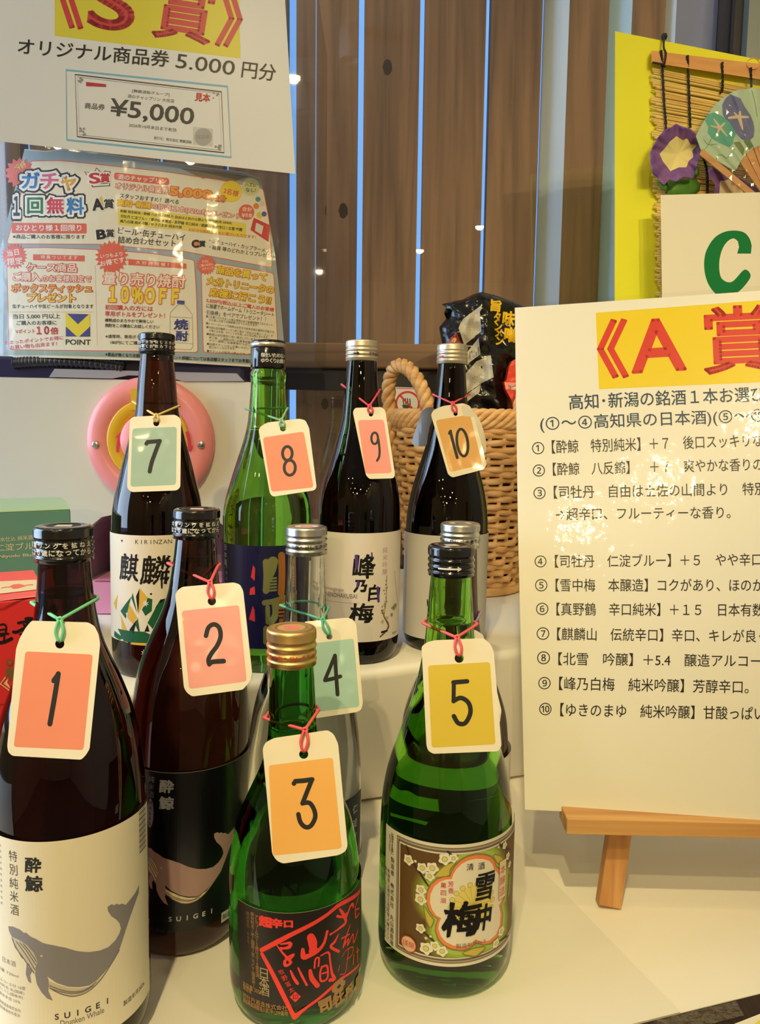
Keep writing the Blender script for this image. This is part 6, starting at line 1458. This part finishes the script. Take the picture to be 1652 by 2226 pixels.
# lower right panel
A.burst(Z5(692, 182), 17, 22, 20, ORR, 2.4)
for s_, x0_, y0_, x1_, y1_ in (('さらに', 650, 155, 720, 150), ('ご購入の方に', 618, 205, 772, 182), ('大チャンス', 650, 240, 770, 222)): pt(s_, Z5(x0_, y0_), Z5(x1_, y1_), 28, WH_, .01)
OE = [(g(206, 104, 40), .085)]
pt('商品を買って', Z5(803, 270), Z5(1342, 358), 86, YE, .03, OE); pt('大分トリニータの', Z5(697, 392), Z5(1420, 496), 86, YE, .03, OE); pt('応援に行こう!!', Z5(725, 515), Z5(1388, 610), 88, YE, .03, OE)
pt('5,500円(税込)以上ご購入のお客様', Z5(690, 590), Z5(1425, 696), 50, g(220, 70, 80), .02); pt('に抽選でホームゲーム「トリニータシート', Z5(690, 645), Z5(1425, 748), 50, DK, .006); pt('引換券」をペアでプレゼント！！', Z5(690, 718), Z5(1338, 796), 50, g(70, 70, 120), .006)
for s_, x0_, y0_, x1_, y1_ in (('■ご応募いただきました個人情報は全て抽選期間終了のチケット', 690, 752, 1412, 848), ('引き渡しが完了次第破棄させていただきます。', 720, 790, 1255, 852), ('■トリニータシート引換券はお好きな試合日程の選択が可能です。', 690, 826, 1440, 928), ('■今回は百年構想シーズン終了後の「2026-27の新シーズン」が', 693, 868, 1420, 964), ('対象となる為、チケットお引渡しは８月以降となります。', 722, 906, 1370, 984),
        ('■抽選は当社規定に従い厳正に行います。なお抽選期間', 695, 942, 1440, 1030), ('終了後、二週間以内に応募券記載の電話番号へ連絡し', 722, 980, 1440, 1070), ('から一週間ご当選者様からのご連絡が無い場合', 722, 1012, 1400, 1090), ('■当選チケットはご応募いただいた店舗でのお渡しに', 698, 1050, 1440, 1130), ('限らせて いただきます。', 722, 1088, 1010, 1108), ('■チケットの転売は禁止です。予めご了承ください', 698, 1128, 1440, 1190)):
    pt(s_, Z5(x0_, y0_), Z5(x1_, y1_), 27, g(84, 78, 74), 0)
xs = [q[0] for q in FO]
A.build('printed_sheet', t, [(0, min(xs), max(xs), 26)])
A = Art(lambda a_, b_, o: cFl(a_, b_, -.0006), -1); A.poly(FO, WHT, 0); A.build('backing_sheet', t, [(0, min(xs), max(xs), 26)])

# ================================================================== CARTONS AT THE LEFT
def carton(name, label, corner, slope, wdt, dep, ztop, zbot, m_front, m_top, arch=0):
    """corner = front right corner (x, y); front runs to the left and nearer"""
    f = Vector((1, slope, 0)).normalized(); n = Vector((-f.y, f.x, 0)); C = Vector((corner[0], corner[1], 0))
    t = thing(name, label, 'carton', (C.x, C.y, zbot), None)
    q = [C - f * wdt, C, C + n * dep, C - f * wdt + n * dep]; b = MB()
    b.hexa([Vector((p.x, p.y, zbot)) for p in q], [Vector((p.x, p.y, ztop)) for p in q]); b.build('carton_body', m_front, t, .0012)
    b = MB(); N = 12; vs = []
    for k in range(N + 1):
        u = k / N; h = arch * math.sin(PI * min(u * 1.0, 1)) ** .6 if arch else .0006
        for p in (q[0] + n * dep * u, q[1] + n * dep * u): vs.append(Vector((p.x, p.y, ztop + .0002 + (h if 0 < k < N or not arch else 0))))
    fs = [(2 * k, 2 * k + 1, 2 * k + 3, 2 * k + 2) for k in range(N)]
    if arch: fs += [tuple(range(1, 2 * N + 2, 2)), tuple(range(0, 2 * N + 2, 2))[::-1]]
    b.add(vs, fs, 0, False); b.build('carton_top', m_top, t)
    F = lambda x, z: C.y + slope * (x - C.x)
    return t, surf(F), f, n, C
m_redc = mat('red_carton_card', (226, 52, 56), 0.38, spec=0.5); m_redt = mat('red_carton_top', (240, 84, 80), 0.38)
rc = at_y(100, 1299, .492)
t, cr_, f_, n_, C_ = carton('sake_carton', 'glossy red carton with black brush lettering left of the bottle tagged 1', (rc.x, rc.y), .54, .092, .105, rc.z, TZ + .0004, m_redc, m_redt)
b6 = crop(0, 1040, 6.354); zr = crop(0, 1240, 6.183)
A = Art(lambda a_, b_, o: cr_(a_, b_, .0004 + o), -1)
for pts, w_ in (([(345,650),(400,642),(490,660)],6),([(245,705),(330,690),(420,680)],5.5),([(320,730),(345,745),(380,700)],4.5),([(180,825),(230,825),(340,770),(430,740)],6.5),([(300,790),(340,850)],4),([(400,690),(440,720),(470,700)],5),([(270,860),(400,830)],4),
    ([(0,730),(60,725),(85,770),(60,860),(0,880)],4),([(0,800),(70,790)],3.5),([(0,850),(110,850)],4.5),([(0,970),(60,960),(155,915)],7),([(60,880),(50,950)],4)):
    A.stroke([zr(*q) for q in pts], w_, INK_K, 1, 3)
gl_ = ink((128, 92, 60)); lc_ = ink((240, 206, 160))
A.disc(zr(130, 1235), 8, gl_, 1, 7); A.disc(zr(130, 1235), 3, ink((226, 52, 56)), 1.5, 8); A.poly([zr(*q) for q in [(75,1325),(120,1300),(190,1310),(185,1460),(150,1475),(90,1440)]], gl_, 1)
A.stroke([zr(*q) for q in [(75,1435),(5,1525),(150,1630)]], 2.6, lc_, 1, cap=False); A.poly([zr(*q) for q in [(115,1445),(50,1520),(135,1590),(120,1540),(95,1510)]], lc_, 1)
A.stroke([zr(0, 2140), zr(110, 2105)], 7, INK_K, 1, cap=False); A.stroke([zr(0, 1800), zr(130, 1790)], 2, ink((196, 40, 46)), 1)
A.build('print', t)
A = Art(lambda a_, b_, o: at_z(a_, b_, rc.z + .0012 + o), -1)
A.poly([b6(*q) for q in [(-200,1440),(0,1422),(500,1398),(545,1440),(545,1530),(0,1592),(-200,1610)]], ink((226, 206, 168)), 0)
A.poly([b6(*q) for q in [(135,1490),(180,1465),(260,1455),(330,1470),(345,1490),(250,1520),(180,1525)]], ink((232, 104, 84)), 1); A.stroke([b6(20,1515), b6(80,1500), b6(140,1500)], 2, ink((232, 104, 84)), 1); A.stroke([b6(330,1485), b6(390,1470), b6(455,1468)], 2, ink((232, 104, 84)), 1)
A.stroke([b6(-200, 1700), b6(0, 1690), b6(530, 1620)], .8, ink((246, 176, 150)), 1, cap=False); A.build('top_print', t)
tc_ = at_y(153, 1107.5, .70)
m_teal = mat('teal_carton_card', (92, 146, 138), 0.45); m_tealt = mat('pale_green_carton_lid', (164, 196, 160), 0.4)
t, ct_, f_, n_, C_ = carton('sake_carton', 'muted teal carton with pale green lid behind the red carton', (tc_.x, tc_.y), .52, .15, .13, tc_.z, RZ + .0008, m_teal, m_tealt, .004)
A = Art(lambda a_, b_, o: ct_(a_, b_, .0004 + o), -1); ct = ink((206, 204, 178))
A.text('仁淀水仕込', b6(-140, 885), b6(215, 862), 10, ct, 1, .01); A.text('純米酒', b6(248, 860), b6(455, 842), 10, ct, 1, .01); A.text('仁淀ブルー', b6(-60, 1010), b6(590, 975), 16, ct, 1, .01); A.text('Tosa Niyodo Blue', b6(-240, 1125), b6(482, 1085), 8.5, ct, 1, .02)
A.stroke([b6(-200, 468), b6(0, 462), b6(965, 425)], 1.2, ink((200, 214, 150)), 1, cap=False)
A.build('print', t)
